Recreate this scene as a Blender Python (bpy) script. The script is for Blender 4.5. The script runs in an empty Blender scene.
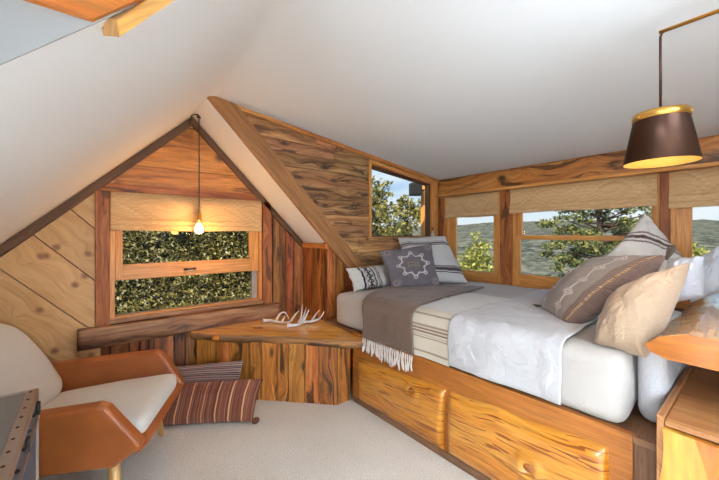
import bpy, bmesh, math, random
import numpy as np
from mathutils import Vector, Matrix, noise as mnoise
random.seed(7); rng = np.random.default_rng(5)
S = bpy.context.scene
COL = S.collection
V = Vector

# ------------------------------------------------------------------ camera model (16 mm real-estate lens)
AX = math.atan2(408.5, 320.0)
F2 = V((math.cos(AX), math.sin(AX), 0)); R2 = V((F2.y, -F2.x, 0))
EYE = V((0, 0, 1.4))
def ray(u, v): return F2 + R2*((u-359.5)/320.0) + V((0, 0, (234.0-v)/320.0))
def on(u, v, ax, val):
    d = ray(u, v); i = 'XYZ'.index(ax); return EYE + d*((val-EYE[i])/d[i])
def dist(u, v, t): return EYE + ray(u, v)*t

# ------------------------------------------------------------------ materials
def lin(c):
    c = c/255.0
    return c/12.92 if c <= .04045 else ((c+.055)/1.055)**2.4
def C(r, g, b, k=1.0): return (min(lin(r)*k, .95), min(lin(g)*k, .95), min(lin(b)*k, .95), 1.0)
class NT:
    def __init__(s, name):
        s.m = bpy.data.materials.new(name); s.m.use_nodes = True
        s.t = s.m.node_tree; s.b = s.t.nodes['Principled BSDF']; s.out = s.t.nodes['Material Output']
    def n(s, typ, **kw):
        x = s.t.nodes.new(typ)
        for k, v in kw.items(): setattr(x, k, v)
        return x
    def l(s, a, b): s.t.links.new(a, b)
    def val(s, sock, x):
        if hasattr(x, 'is_output'): s.l(x, sock)
        else: sock.default_value = x
    def math(s, op, a, b=0.0, c=0.0):
        x = s.n('ShaderNodeMath', operation=op)
        s.val(x.inputs[0], a); s.val(x.inputs[1], b); s.val(x.inputs[2], c); return x.outputs[0]
    def comb(s, a, b, c):
        x = s.n('ShaderNodeCombineXYZ')
        for i, q in enumerate((a, b, c)): s.val(x.inputs[i], q)
        return x.outputs[0]
    def noise(s, vec, scale=1.0, detail=4, rough=.55, dist=0.0):
        x = s.n('ShaderNodeTexNoise'); s.l(vec, x.inputs['Vector'])
        x.inputs['Scale'].default_value = scale; x.inputs['Detail'].default_value = detail
        x.inputs['Roughness'].default_value = rough; x.inputs['Distortion'].default_value = dist
        return x.outputs['Fac']
    def ramp(s, fac, stops, interp='LINEAR'):
        x = s.n('ShaderNodeValToRGB'); s.l(fac, x.inputs['Fac']); e = x.color_ramp; e.interpolation = interp
        while len(e.elements) < len(stops): e.elements.new(.5)
        for q, (p, c) in zip(e.elements, stops):
            q.position = p; q.color = c if len(c) == 4 else (*c, 1)
        return x.outputs['Color']
    def mix(s, fac, a, b, blend='MIX'):
        x = s.n('ShaderNodeMix', data_type='RGBA', blend_type=blend)
        s.val(x.inputs[0], fac); s.val(x.inputs[6], a); s.val(x.inputs[7], b); return x.outputs[2]
    def bump(s, h, strength=.3, dist=.01):
        x = s.n('ShaderNodeBump'); s.l(h, x.inputs['Height'])
        x.inputs['Strength'].default_value = strength; x.inputs['Distance'].default_value = dist
        s.l(x.outputs['Normal'], s.b.inputs['Normal'])
    def set(s, **kw):
        for k, v in kw.items(): s.val(s.b.inputs[k.replace('_', ' ')], v)
        return s.m
G = lambda v: (v, v, v, 1)
def plain(name, col, rough=.6, metal=0.0, spec=.5, bumpscale=0, bumpstr=.2, var=0.0, varscale=6):
    q = NT(name); tc = q.n('ShaderNodeTexCoord').outputs['Object']
    if var:
        f = q.noise(tc, varscale, 5); d = tuple(c*(1-var) for c in col[:3])+(1,); e = tuple(min(c*(1+var), .97) for c in col[:3])+(1,)
        q.l(q.ramp(f, [(.3, d), (.7, e)]), q.b.inputs['Base Color'])
    else: q.b.inputs['Base Color'].default_value = col
    if bumpscale: q.bump(q.noise(tc, bumpscale, 5), bumpstr, .004)
    return q.set(Roughness=rough, Metallic=metal, Specular_IOR_Level=spec)
def wood(name, cols, dark, streak=.35, knots=.5, rough=.55, coat=0.0, su=1.0, sv=1.0, var=.25, bump=.25, huevar=.0, dash=0.0, wav=.03, stain=0.0, fine=.6):
    q = NT(name)
    uv = q.n('ShaderNodeUVMap').outputs['UV']; sp = q.n('ShaderNodeSeparateXYZ'); q.l(uv, sp.inputs[0])
    u, v = sp.outputs[0], sp.outputs[1]
    r = q.n('ShaderNodeNewGeometry').outputs['Random Per Island']; r9 = q.math('MULTIPLY', r, 37.0)
    # slow waviness of the grain plus knots that push the grain aside
    w = q.noise(q.comb(q.math('MULTIPLY', u, 1.6*su), q.math('MULTIPLY', v, 5*sv), r9), 1, 2)
    v2 = q.math('MULTIPLY_ADD', w, wav*2, v)
    vo = q.n('ShaderNodeTexVoronoi', feature='F1', voronoi_dimensions='2D')
    q.l(q.comb(q.math('MULTIPLY_ADD', u, 2.3*su, r9), q.math('MULTIPLY', v, 5.2*sv), 0.0), vo.inputs['Vector'])
    vo.inputs['Scale'].default_value = 1.0
    kd = vo.outputs['Distance']
    kp = q.math('POWER', 2.718, q.math('MULTIPLY', kd, -5.0))
    v3 = q.math('MULTIPLY_ADD', kp, .10*min(knots*1.5, 1), v2)
    g1 = q.noise(q.comb(q.math('MULTIPLY', u, .9*su), q.math('MULTIPLY', v3, 17*sv), r9), 1, 8, .72, .5)
    col = q.ramp(g1, [(.36, cols[0]), (.5, cols[1]), (.64, cols[2])])
    g2 = q.noise(q.comb(q.math('MULTIPLY', u, 5*su), q.math('MULTIPLY', v3, 95*sv), r9), 1, 3)
    col = q.mix(fine, col, q.ramp(g2, [(.34, G(.5)), (.62, G(1.08))]), 'MULTIPLY')
    s1 = q.noise(q.comb(q.math('MULTIPLY', u, 1.5*su), q.math('MULTIPLY', v3, 13*sv), q.math('ADD', r9, 9.1)), 1, 4, .6, .8)
    sf = q.ramp(s1, [(.70-.30*streak, G(0)), (.74-.27*streak, G(1))])
    col = q.mix(q.math('MULTIPLY', sf, min(.9, .35+streak)), col, dark)
    if dash:
        d1 = q.noise(q.comb(q.math('MULTIPLY', u, 5*su), q.math('MULTIPLY', v3, 85*sv), q.math('ADD', r9, 3.3)), 1, 1, .4, .3)
        col = q.mix(q.ramp(d1, [(.76-.22*dash, G(0)), (.78-.22*dash, G(.85))]), col, dark)
    if knots:
        vr = q.n('ShaderNodeSeparateColor'); q.l(vo.outputs['Color'], vr.inputs[0])
        on_ = q.math('LESS_THAN', vr.outputs[0], knots*.8)
        kf = q.math('MULTIPLY', q.ramp(kd, [(.05, G(1)), (.09, G(.55)), (.15, G(0))]), on_)
        col = q.mix(q.math('MULTIPLY', kf, .85), col, dark)
    if stain:
        t1 = q.noise(q.comb(q.math('MULTIPLY', u, 2.2*su), q.math('MULTIPLY', v2, 6*sv), q.math('ADD', r9, 5.7)), 1, 5, .7, .6)
        col = q.mix(q.ramp(t1, [(.64-.2*stain, G(0)), (.78-.2*stain, G(.85))]), col, tuple(x*.45 for x in dark[:3])+(1,))
    hs = q.n('ShaderNodeHueSaturation')
    hs.inputs['Saturation'].default_value = 1
    q.l(q.math('MULTIPLY_ADD', r, 2*var, 1-var), hs.inputs['Value'])
    q.l(q.math('MULTIPLY_ADD', q.math('FRACT', q.math('MULTIPLY', r, 7.7)), huevar, .5-huevar/2), hs.inputs['Hue'])
    q.l(col, hs.inputs['Color']); q.l(hs.outputs[0], q.b.inputs['Base Color'])
    if bump: q.bump(q.math('ADD', g1, q.math('MULTIPLY', sf, -.6)), bump, .006)
    q.set(Roughness=rough, Coat_Weight=coat, Coat_Roughness=.12)
    return q.m
M = {}
M['plaster'] = plain('plaster', C(243, 243, 243), .85, bumpscale=60, bumpstr=.05)
M['pine'] = wood('pine_board', [C(208, 154, 92), C(222, 170, 108), C(230, 184, 124)], C(140, 84, 42), streak=.03, knots=.6, rough=.5, var=.06, bump=.06, sv=.95, su=1.9, fine=.2)
M['gable'] = wood('stained_board', [C(158, 88, 30), C(208, 132, 54), C(226, 156, 78)], C(62, 28, 10), streak=.36, knots=.3, rough=.45, var=.14, sv=.55, stain=.1)
M['redboard'] = wood('dark_red_board', [C(105, 52, 26), C(162, 88, 40), C(198, 123, 64)], C(43, 20, 10), streak=.5, knots=.35, rough=.5, var=.42, huevar=.03, stain=.25)
M['bench'] = wood('bench_board', [C(136, 73, 28), C(186, 109, 44), C(212, 139, 67)], C(42, 22, 11), streak=.52, knots=.45, rough=.5, var=.22, huevar=.02, stain=.45)
M['barn'] = wood('barn_board', [C(119, 75, 43), C(177, 123, 75), C(217, 165, 109)], C(62, 40, 28), streak=.42, knots=.45, rough=.7, var=.34, huevar=.03, bump=.4, stain=.45)
M['rake'] = wood('dark_rake_board', [C(79, 51, 33), C(104, 70, 44), C(125, 87, 57)], C(38, 22, 14), streak=.3, knots=.2, rough=.6, var=.1)
M['slope'] = wood('walnut_trim', [C(139, 89, 48), C(164, 109, 59), C(180, 123, 71)], C(93, 52, 25), streak=.15, knots=.1, rough=.55, var=.08)
M['post'] = wood('rough_post', [C(124, 62, 26), C(170, 96, 44), C(198, 124, 64)], C(60, 25, 12), streak=.4, knots=.5, rough=.55, var=.12, su=1.3, stain=.15)
M['fir'] = wood('fir_window', [C(206, 133, 59), C(223, 152, 77), C(234, 167, 92)], C(168, 94, 36), streak=.06, knots=0, rough=.4, var=.06, bump=.05, sv=1.4)
M['beam'] = wood('header_beam', [C(167, 98, 42), C(207, 131, 62), C(229, 160, 88)], C(66, 31, 14), streak=.46, knots=.45, rough=.45, var=.06, su=.9, stain=.3)
M['sillbeam'] = wood('hewn_sill', [C(112, 66, 38), C(162, 108, 68), C(190, 146, 106)], C(62, 34, 22), streak=.45, knots=.25, rough=.55, var=.08, stain=.3)
M['slab'] = wood('live_edge_slab', [C(214, 142, 52), C(236, 168, 72), C(242, 184, 92)], C(126, 54, 4), streak=.2, knots=.3, rough=.14, coat=1.0, var=.05, bump=.06, sv=.7)
M['bark'] = wood('live_edge_bark', [C(96, 66, 44), C(134, 96, 62), C(190, 130, 70)], C(54, 34, 24), streak=.5, knots=.2, rough=.6, var=.1)
M['bark2'] = wood('golden_live_edge', [C(170, 116, 66), C(204, 154, 100), C(226, 184, 134)], C(112, 70, 38), streak=.4, knots=.2, rough=.25, coat=.6, var=.05, bump=.3, sv=1.2)
M['drawer'] = wood('drawer_slab', [C(181, 103, 20), C(204, 129, 35), C(211, 147, 60)], C(116, 48, 5), streak=.3, knots=.08, rough=.28, coat=.5, var=.07, bump=.1, dash=.62, sv=1.0)
M['ply'] = wood('bed_panel', [C(160, 91, 27), C(171, 100, 34), C(179, 110, 43)], C(126, 65, 17), streak=.03, knots=0, rough=.5, var=.05, bump=.04)
M['darkply'] = wood('platform_wood', [C(110, 72, 46), C(134, 92, 60), C(150, 104, 70)], C(70, 44, 28), streak=.2, knots=0, rough=.55, var=.1, bump=.08)
M['cab'] = wood('cabinet_wood', [C(158, 102, 58), C(170, 115, 66), C(178, 123, 74)], C(128, 77, 40), streak=.04, knots=0, rough=.45, var=.05, bump=.05)
M['sap'] = wood('sapwood', [C(196, 130, 44), C(208, 146, 56), C(216, 158, 70)], C(186, 117, 37), streak=.08, knots=0, rough=.25, coat=.5, var=.04, bump=.04, sv=.5)
M['heart'] = wood('heartwood', [C(172, 94, 30), C(188, 108, 36), C(200, 122, 46)], C(170, 92, 28), streak=.1, knots=0, rough=.25, coat=.5, var=.04, bump=.04, sv=.5)
M['loft'] = wood('loft_board', [C(196, 104, 32), C(212, 120, 42), C(222, 136, 58)], C(160, 76, 24), streak=.12, knots=.3, rough=.4, var=.08, sv=.6)
M['leg'] = wood('beech_leg', [C(206, 152, 84), C(218, 166, 98), C(226, 178, 112)], C(180, 120, 60), streak=.03, knots=0, rough=.4, var=.04, bump=.03)
M['gapback'] = plain('dark_backing', C(40, 28, 20), .9)
def shade_mat(name, a, b):
    q = NT(name); uv = q.n('ShaderNodeUVMap').outputs['UV']; sp = q.n('ShaderNodeSeparateXYZ'); q.l(uv, sp.inputs[0])
    f = q.noise(q.comb(q.math('MULTIPLY', sp.outputs[0], 4), q.math('MULTIPLY', sp.outputs[1], 120), 0.0), 1, 4, .6)
    f2 = q.noise(q.comb(q.math('MULTIPLY', sp.outputs[0], 1.1), q.math('MULTIPLY', sp.outputs[1], 60), 3.0), 1, 4, .6)
    c = q.mix(.5, q.ramp(f, [(.3, a), (.7, b)]), q.ramp(f2, [(.35, a), (.65, b)]))
    q.l(c, q.b.inputs['Base Color']); q.bump(f, .35, .004)
    return q.set(Roughness=.75, Specular_IOR_Level=.2)
M['weave'] = shade_mat('woven_grass', C(192, 146, 95), C(239, 200, 149))
def glass(name):
    q = NT(name); t = q.n('ShaderNodeBsdfTransparent'); t.inputs[0].default_value = (.97, .985, .98, 1)
    g = q.n('ShaderNodeBsdfGlossy'); g.inputs['Roughness'].default_value = .02
    fr = q.n('ShaderNodeFresnel'); fr.inputs[0].default_value = 1.1
    x = q.n('ShaderNodeMixShader'); q.l(fr.outputs[0], x.inputs[0]); q.l(t.outputs[0], x.inputs[1]); q.l(g.outputs[0], x.inputs[2])
    q.l(x.outputs[0], q.out.inputs[0]); return q.m
M['glass'] = glass('window_glass')
def carpet():
    q = NT('carpet'); tc = q.n('ShaderNodeTexCoord').outputs['Object']
    a = q.noise(tc, 150, 2, .7); b = q.noise(tc, 3, 3); v = q.n('ShaderNodeTexVoronoi'); q.l(tc, v.inputs['Vector']); v.inputs['Scale'].default_value = 110
    c = q.ramp(a, [(.3, C(198, 186, 170)), (.55, C(236, 226, 212)), (.75, C(246, 240, 230))])
    c = q.mix(.25, c, q.ramp(b, [(.35, G(.8)), (.65, G(1))]), 'MULTIPLY')
    q.l(c, q.b.inputs['Base Color']); q.bump(q.math('ADD', a, v.outputs['Distance']), .8, .006)
    return q.set(Roughness=.95, Specular_IOR_Level=.1)
M['carpet'] = carpet()
def fabric(name, col, rough=.9, weave=420, wr=.25, wscale=9, vcol=False, sheen=.2, var=.05, wdist=.02):
    q = NT(name); tc = q.n('ShaderNodeTexCoord').outputs['Object']
    w = q.noise(tc, weave, 2, .7); big = q.noise(tc, wscale, 5, .6, .8)
    base = q.n('ShaderNodeVertexColor', layer_name='Col').outputs['Color'] if vcol else col
    c = q.mix(.5, base, q.ramp(w, [(.3, G(1-var*4)), (.7, G(1))]), 'MULTIPLY')
    q.l(c, q.b.inputs['Base Color'])
    b1 = q.n('ShaderNodeBump'); q.l(big, b1.inputs['Height']); b1.inputs['Strength'].default_value = wr; b1.inputs['Distance'].default_value = wdist
    b2 = q.n('ShaderNodeBump'); q.l(w, b2.inputs['Height']); b2.inputs['Strength'].default_value = .25; b2.inputs['Distance'].default_value = .002
    q.l(b1.outputs[0], b2.inputs['Normal']); q.l(b2.outputs[0], q.b.inputs['Normal'])
    return q.set(Roughness=rough, Sheen_Weight=sheen, Specular_IOR_Level=.15)
M['sheet'] = fabric('white_sheet', C(188, 178, 168), wr=.6, wscale=6)
M['linen'] = fabric('white_linen', C(196, 191, 189), wr=.7, wscale=8)
M['throw'] = fabric('taupe_throw', C(122, 98, 82), weave=130, wr=.35, var=.16)
M['printed'] = fabric('patterned_cloth', None, vcol=True, wr=.2)
M['crumple'] = fabric('crumpled_linen', C(178, 150, 122), wr=.7, wscale=16, wdist=.025)
M['bluelinen'] = fabric('pale_blue_linen', C(196, 198, 205), wr=.6, wscale=11)
M['fringe'] = fabric('cream_fringe', C(226, 214, 200), weave=300)
M['seat'] = fabric('cream_upholstery', C(218, 212, 202), weave=300, wr=.08, var=.06)
M['leather'] = plain('tan_leather', C(160, 87, 41), .42, bumpscale=130, bumpstr=.08, var=.14, varscale=7)
M['antler'] = plain('bleached_antler', C(228, 218, 208), .5, bumpscale=40, bumpstr=.2, var=.08, varscale=30)
M['black'] = plain('black_metal', C(24, 22, 22), .45)
M['bronze'] = plain('dark_bronze', C(74, 48, 36), .38, .75, var=.1)
M['brass'] = plain('brass', C(206, 156, 76), .28, .95)
M['goldin'] = plain('gold_lining', C(236, 186, 104), .35, .6)
M['steel'] = plain('brushed_steel', C(172, 158, 146), .38, .75, bumpscale=90, bumpstr=.05)
M['greytop'] = plain('grey_vinyl', C(128, 124, 118), .5, bumpscale=200, bumpstr=.1, var=.05)
def speck():
    q = NT('blue_speckled_vinyl'); tc = q.n('ShaderNodeTexCoord').outputs['Object']
    c = q.ramp(q.noise(tc, 170, 2, .7), [(.38, C(44, 56, 72)), (.62, C(104, 118, 138))]); q.l(c, q.b.inputs['Base Color'])
    return q.set(Roughness=.55)
M['speck'] = speck()
def emis(name, col, st):
    q = NT(name); q.b.inputs['Base Color'].default_value = col; q.b.inputs['Emission Color'].default_value = col; q.b.inputs['Emission Strength'].default_value = st; return q.m
M['bulb'] = emis('glowing_bulb', (1, .74, .34, 1), 4)
M['bulb2'] = emis('glowing_lamp_bulb', (1, .7, .34, 1), 10)
M['wax'] = plain('white_ceramic', C(226, 216, 206), .4)
M['flower'] = plain('dried_flower', C(170, 92, 70), .7)
def leafmat(name, stops, trans=.3):
    q = NT(name); r = q.n('ShaderNodeNewGeometry').outputs['Random Per Island']
    c = q.ramp(r, stops); q.l(c, q.b.inputs['Base Color'])
    t = q.n('ShaderNodeBsdfTranslucent'); q.l(c, t.inputs[0]); x = q.n('ShaderNodeMixShader'); x.inputs[0].default_value = trans
    q.l(q.b.outputs[0], x.inputs[1]); q.l(t.outputs[0], x.inputs[2]); q.l(x.outputs[0], q.out.inputs[0])
    return q.set(Roughness=.5, Specular_IOR_Level=.4)
M['hedge'] = leafmat('hedge_leaf', [(0, C(52, 50, 24)), (.35, C(124, 114, 54)), (.7, C(196, 178, 92)), (.9, C(232, 224, 160)), (1, C(245, 240, 212))], .4)
M['oak'] = leafmat('oak_leaf', [(0, C(70, 70, 34)), (.5, C(128, 120, 62)), (1, C(190, 178, 100))])
M['pineleaf'] = leafmat('pine_needles', [(0, C(52, 62, 38)), (.5, C(104, 112, 64)), (1, C(176, 168, 96))])
M['shrub'] = leafmat('yellow_shrub_leaf', [(0, C(92, 100, 48)), (.5, C(158, 160, 80)), (1, C(206, 196, 110))])
M['trunk'] = plain('tree_bark', C(74, 58, 46), .9, bumpscale=20, bumpstr=.6, var=.2)
def hills():
    q = NT('forested_hillside'); tc = q.n('ShaderNodeTexCoord').outputs['Object']
    a = q.noise(tc, .16, 6, .75); b = q.noise(tc, .02, 3)
    c = q.ramp(a, [(.40, C(62, 66, 58)), (.5, C(104, 106, 94)), (.60, C(146, 142, 122))])
    c = q.mix(.25, c, q.ramp(b, [(.35, C(96, 98, 92)), (.65, C(124, 120, 100))]))
    q.l(c, q.b.inputs['Base Color']); q.bump(a, .8, 3); return q.set(Roughness=1, Specular_IOR_Level=0)
M['hills'] = hills()

# ------------------------------------------------------------------ mesh builder
class MB:
    def __init__(s):
        s.bm = bmesh.new(); s.uv = s.bm.loops.layers.uv.new('UVMap'); s.col = None
    def _uv(s, faces, along, off=None):
        along = V(along).normalized(); off = off or V((random.random()*9, random.random()*9))
        for f in faces:
            f.normal_update(); n = f.normal
            if abs(n.dot(along)) > .9:
                a = n.orthogonal().normalized()
            else: a = (along - n*along.dot(n)).normalized()
            b = n.cross(a)
            for l in f.loops: l[s.uv].uv = (l.vert.co.dot(a)+off.x, l.vert.co.dot(b)+off.y)
    def prism(s, poly, thick, along=(1, 0, 0), mat=0):
        poly = [V(p) for p in poly]; thick = V(thick)
        nrm = V((0, 0, 0))
        for i in range(len(poly)): nrm += poly[i].cross(poly[(i+1) % len(poly)])
        if nrm.dot(thick) > 0: poly = poly[::-1]
        a = [s.bm.verts.new(p) for p in poly]; b = [s.bm.verts.new(p+thick) for p in poly]; n = len(a)
        fs = [s.bm.faces.new(a), s.bm.faces.new(b[::-1])]
        for i in range(n): fs.append(s.bm.faces.new((a[i], b[i], b[(i+1) % n], a[(i+1) % n])))
        for f in fs: f.material_index = mat
        s._uv(fs, along); return s
    def box(s, lo, hi, along=None, mat=0):
        lo, hi = [min(a, b) for a, b in zip(lo, hi)], [max(a, b) for a, b in zip(lo, hi)]
        d = [hi[i]-lo[i] for i in range(3)]
        if along is None: along = [(1, 0, 0), (0, 1, 0), (0, 0, 1)][d.index(max(d))]
        return s.prism([(lo[0], lo[1], lo[2]), (hi[0], lo[1], lo[2]), (hi[0], hi[1], lo[2]), (lo[0], hi[1], lo[2])], (0, 0, d[2]), along, mat)
    def beam(s, p, q, w, up, h, along=None, mat=0):
        p, q = V(p), V(q); d = (q-p).normalized(); up = V(up); up = (up-d*up.dot(d)).normalized(); sd = d.cross(up)
        pts = [p+sd*(w/2*a)+up*(h/2*b) for a, b in ((-1, -1), (1, -1), (1, 1), (-1, 1))]
        return s.prism(pts, q-p, along or d, mat)
    def tube(s, pts, rad, seg=8, mat=0, cap=True):
        pts = [V(p) for p in pts]; n = len(pts)
        rad = rad if isinstance(rad, (list, tuple)) else [rad]*n
        rings = []; prev = None
        for i in range(n):
            t = (pts[min(i+1, n-1)]-pts[max(i-1, 0)]).normalized()
            if prev is None: x = t.orthogonal().normalized()
            else: x = (prev - t*prev.dot(t)); x = x.normalized() if x.length > 1e-6 else t.orthogonal().normalized()
            prev = x; y = t.cross(x)
            rings.append([s.bm.verts.new(pts[i]+(x*math.cos(k*2*math.pi/seg)+y*math.sin(k*2*math.pi/seg))*rad[i]) for k in range(seg)])
        fs = []
        for i in range(n-1):
            for k in range(seg):
                fs.append(s.bm.faces.new((rings[i][k], rings[i][(k+1) % seg], rings[i+1][(k+1) % seg], rings[i+1][k])))
        if cap: fs.append(s.bm.faces.new(rings[0][::-1])); fs.append(s.bm.faces.new(rings[-1]))
        for f in fs: f.material_index = mat; f.smooth = True
        s._uv(fs, pts[-1]-pts[0]); return s
    def lathe(s, prof, c, seg=28, axis=(0, 0, 1), mat=0, mats=None):
        c = V(c); ax = V(axis).normalized(); x = ax.orthogonal().normalized(); y = ax.cross(x); rings = []
        for r, z in prof:
            if r < 1e-5: rings.append([s.bm.verts.new(c+ax*z)])
            else: rings.append([s.bm.verts.new(c+ax*z+(x*math.cos(k*2*math.pi/seg)+y*math.sin(k*2*math.pi/seg))*r) for k in range(seg)])
        fs = []
        for i in range(len(rings)-1):
            a, b = rings[i], rings[i+1]
            for k in range(seg):
                k2 = (k+1) % seg
                q = [a[0]] if len(a) == 1 else [a[k], a[k2]]
                q += [b[0]] if len(b) == 1 else [b[k2], b[k]]
                if len(q) >= 3:
                    f = s.bm.faces.new(q); f.smooth = True; f.material_index = mats[i] if mats else mat; fs.append(f)
        s._uv(fs, ax); return s
    def ellipsoid(s, c, r, seg=16, mat=0, rot=None):
        m = Matrix.Translation(V(c)) @ (rot.to_4x4() if rot else Matrix.Identity(4)) @ Matrix.Diagonal((*r, 1))
        v = bmesh.ops.create_uvsphere(s.bm, u_segments=seg, v_segments=max(6, seg//2), radius=1, matrix=m)['verts']
        fs = {f for q in v for f in q.link_faces}
        for f in fs: f.smooth = True; f.material_index = mat
        return s
    def rbox(s, lo, hi, r, step=.04, warp=None, mat=0, along=(1, 0, 0)):
        # rounded box with a dense surface; warp(p, n) -> p
        lo, hi = V(lo), V(hi); d = hi-lo; n = [max(4, int(math.ceil(x/step))) for x in d]
        r = r if isinstance(r, (tuple, list)) else (r, r, r)
        cache = {}
        def vert(i, j, k):
            key = (i, j, k)
            if key not in cache:
                q = V((lo.x+d.x*i/n[0], lo.y+d.y*j/n[1], lo.z+d.z*k/n[2]))
                e = V([0, 0, 0])
                inn = V([min(max(q[a], lo[a]+r[a]), hi[a]-r[a]) for a in range(3)])
                e = V([(q[a]-inn[a])/r[a] if r[a] > 0 else 0 for a in range(3)])
                if e.length > 1e-6:
                    m = max(abs(x) for x in e)
                    e2 = e.normalized()*m
                    p = V([inn[a]+e2[a]*r[a] for a in range(3)]); nn = e.normalized()
                else: p = q; nn = V((0, 0, 1))
                if warp: p = warp(p, nn)
                cache[key] = s.bm.verts.new(p)
            return cache[key]
        fs = []
        def face(a): 
            f = s.bm.faces.new(a); f.smooth = True; f.material_index = mat; fs.append(f)
        for i in range(n[0]):
            for j in range(n[1]):
                face((vert(i, j, 0), vert(i, j+1, 0), vert(i+1, j+1, 0), vert(i+1, j, 0)))
                face((vert(i, j, n[2]), vert(i+1, j, n[2]), vert(i+1, j+1, n[2]), vert(i, j+1, n[2])))
            for k in range(n[2]):
                face((vert(i, 0, k), vert(i+1, 0, k), vert(i+1, 0, k+1), vert(i, 0, k+1)))
                face((vert(i, n[1], k), vert(i, n[1], k+1), vert(i+1, n[1], k+1), vert(i+1, n[1], k)))
        for j in range(n[1]):
            for k in range(n[2]):
                face((vert(0, j, k), vert(0, j, k+1), vert(0, j+1, k+1), vert(0, j+1, k)))
                face((vert(n[0], j, k), vert(n[0], j+1, k), vert(n[0], j+1, k+1), vert(n[0], j, k+1)))
        s._uv(fs, along); return s
    def grid(s, fn, nu, nv, colfn=None, smooth=True, mat=0, uvs=(1, 1)):
        # fn(a, b) with a, b in 0..1
        if colfn and s.col is None: s.col = s.bm.loops.layers.float_color.new('Col')
        vs = [[s.bm.verts.new(fn(i/nu, j/nv)) for j in range(nv+1)] for i in range(nu+1)]; fs = []
        for i in range(nu):
            for j in range(nv):
                f = s.bm.faces.new((vs[i][j], vs[i+1][j], vs[i+1][j+1], vs[i][j+1])); f.smooth = smooth; f.material_index = mat
                for l, (a, b) in zip(f.loops, ((i, j), (i+1, j), (i+1, j+1), (i, j+1))):
                    l[s.uv].uv = (a/nu*uvs[0], b/nv*uvs[1])
                    if colfn: l[s.col] = colfn(a/nu, b/nv)
                fs.append(f)
        return vs
    def build(s, name, mat, parent=None, smooth=False, bevel=0, seg=2, world=False, solid=0, sub=0, recenter=True):
        bmesh.ops.recalc_face_normals(s.bm, faces=s.bm.faces)
        me = bpy.data.meshes.new(name); s.bm.to_mesh(me); s.bm.free()
        o = bpy.data.objects.new(name, me); COL.objects.link(o)
        for m in (mat if isinstance(mat, (list, tuple)) else [mat]): me.materials.append(m)
        if smooth:
            for p in me.polygons: p.use_smooth = True
        if parent:
            o.parent = parent
            if world: me.transform(wm(parent).inverted())
            if recenter: base(o)
        elif recenter: base(o)
        if solid: q = o.modifiers.new('Solidify', 'SOLIDIFY'); q.thickness = solid; q.offset = 0
        if bevel:
            q = o.modifiers.new('Bevel', 'BEVEL'); q.width = bevel; q.segments = seg; q.limit_method = 'ANGLE'; q.angle_limit = math.radians(40)
        if sub: q = o.modifiers.new('Subsurf', 'SUBSURF'); q.levels = sub; q.render_levels = sub
        return o
def wm(o):
    m = Matrix.Translation(o.location) @ o.rotation_euler.to_matrix().to_4x4()
    return (wm(o.parent) @ m) if o.parent else m
def base(o):
    vs = [v.co for v in o.data.vertices]
    c = V(((min(v.x for v in vs)+max(v.x for v in vs))/2, (min(v.y for v in vs)+max(v.y for v in vs))/2, min(v.z for v in vs)))
    o.data.transform(Matrix.Translation(-c)); o.location = c
def tag(o, label, cat, group=None, kind=None):
    o['label'] = label; o['category'] = cat
    if group: o['group'] = group
    if kind: o['kind'] = kind
    return o
def thing(name, label, cat, loc, rz=0, group=None):
    o = bpy.data.objects.new(name, None); o.empty_display_size = .1; COL.objects.link(o)
    o.location = loc; o.rotation_euler = (0, 0, rz); return tag(o, label, cat, group)
def struct(o, label=None):
    o['kind'] = 'structure'
    if label: o['label'] = label
    return o
def clip(poly, p, n):
    # keep the side of the line through p where n points
    out = []; k = len(poly)
    for i in range(k):
        a, b = poly[i], poly[(i+1) % k]
        da = (a[0]-p[0])*n[0]+(a[1]-p[1])*n[1]; db = (b[0]-p[0])*n[0]+(b[1]-p[1])*n[1]
        if da >= 0: out.append(a)
        if (da >= 0) != (db >= 0):
            t = da/(da-db); out.append((a[0]+(b[0]-a[0])*t, a[1]+(b[1]-a[1])*t))
    return out
def planks(mb, regions, to3, normal, ang, widths, gap=.004, thick=.02, jit=.004, joints=0, start=0.0):
    # boards filling convex 2-D regions; to3 maps 2-D to the wall plane; ang is the board direction
    d = (math.cos(ang), math.sin(ang)); e = (-d[1], d[0])
    along = (V(to3(d[0], d[1]))-V(to3(0, 0))).normalized(); normal = V(normal)
    allp = [p for r in regions for p in r]
    lo = min(p[0]*e[0]+p[1]*e[1] for p in allp); hi = max(p[0]*e[0]+p[1]*e[1] for p in allp)
    l0 = min(p[0]*d[0]+p[1]*d[1] for p in allp); l1 = max(p[0]*d[0]+p[1]*d[1] for p in allp)
    t = lo-start; i = 0
    while t < hi:
        w = widths[i % len(widths)]; i += 1
        cuts = [l0-1, l1+1]
        if joints: cuts = [l0-1] + sorted(random.uniform(l0+.1, l1-.1) for _ in range(joints)) + [l1+1]
        for a, b in zip(cuts[:-1], cuts[1:]):
            j = random.uniform(0, jit)
            for r in regions:
                q = clip(r, (e[0]*(t+gap/2), e[1]*(t+gap/2)), e)
                if len(q) > 2: q = clip(q, (e[0]*(t+w-gap/2), e[1]*(t+w-gap/2)), (-e[0], -e[1]))
                if len(q) > 2: q = clip(q, (d[0]*(a+gap/3), d[1]*(a+gap/3)), d)
                if len(q) > 2: q = clip(q, (d[0]*(b-gap/3), d[1]*(b-gap/3)), (-d[0], -d[1]))
                if len(q) > 2: mb.prism([V(to3(*p))+normal*j for p in q], normal*-(thick+j), along)
        t += w
    return mb
NZ = lambda p, s=1.0, o=0.0: mnoise.noise(V((p[0]*s+o, p[1]*s+o*1.7, p[2]*s-o)))

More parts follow.
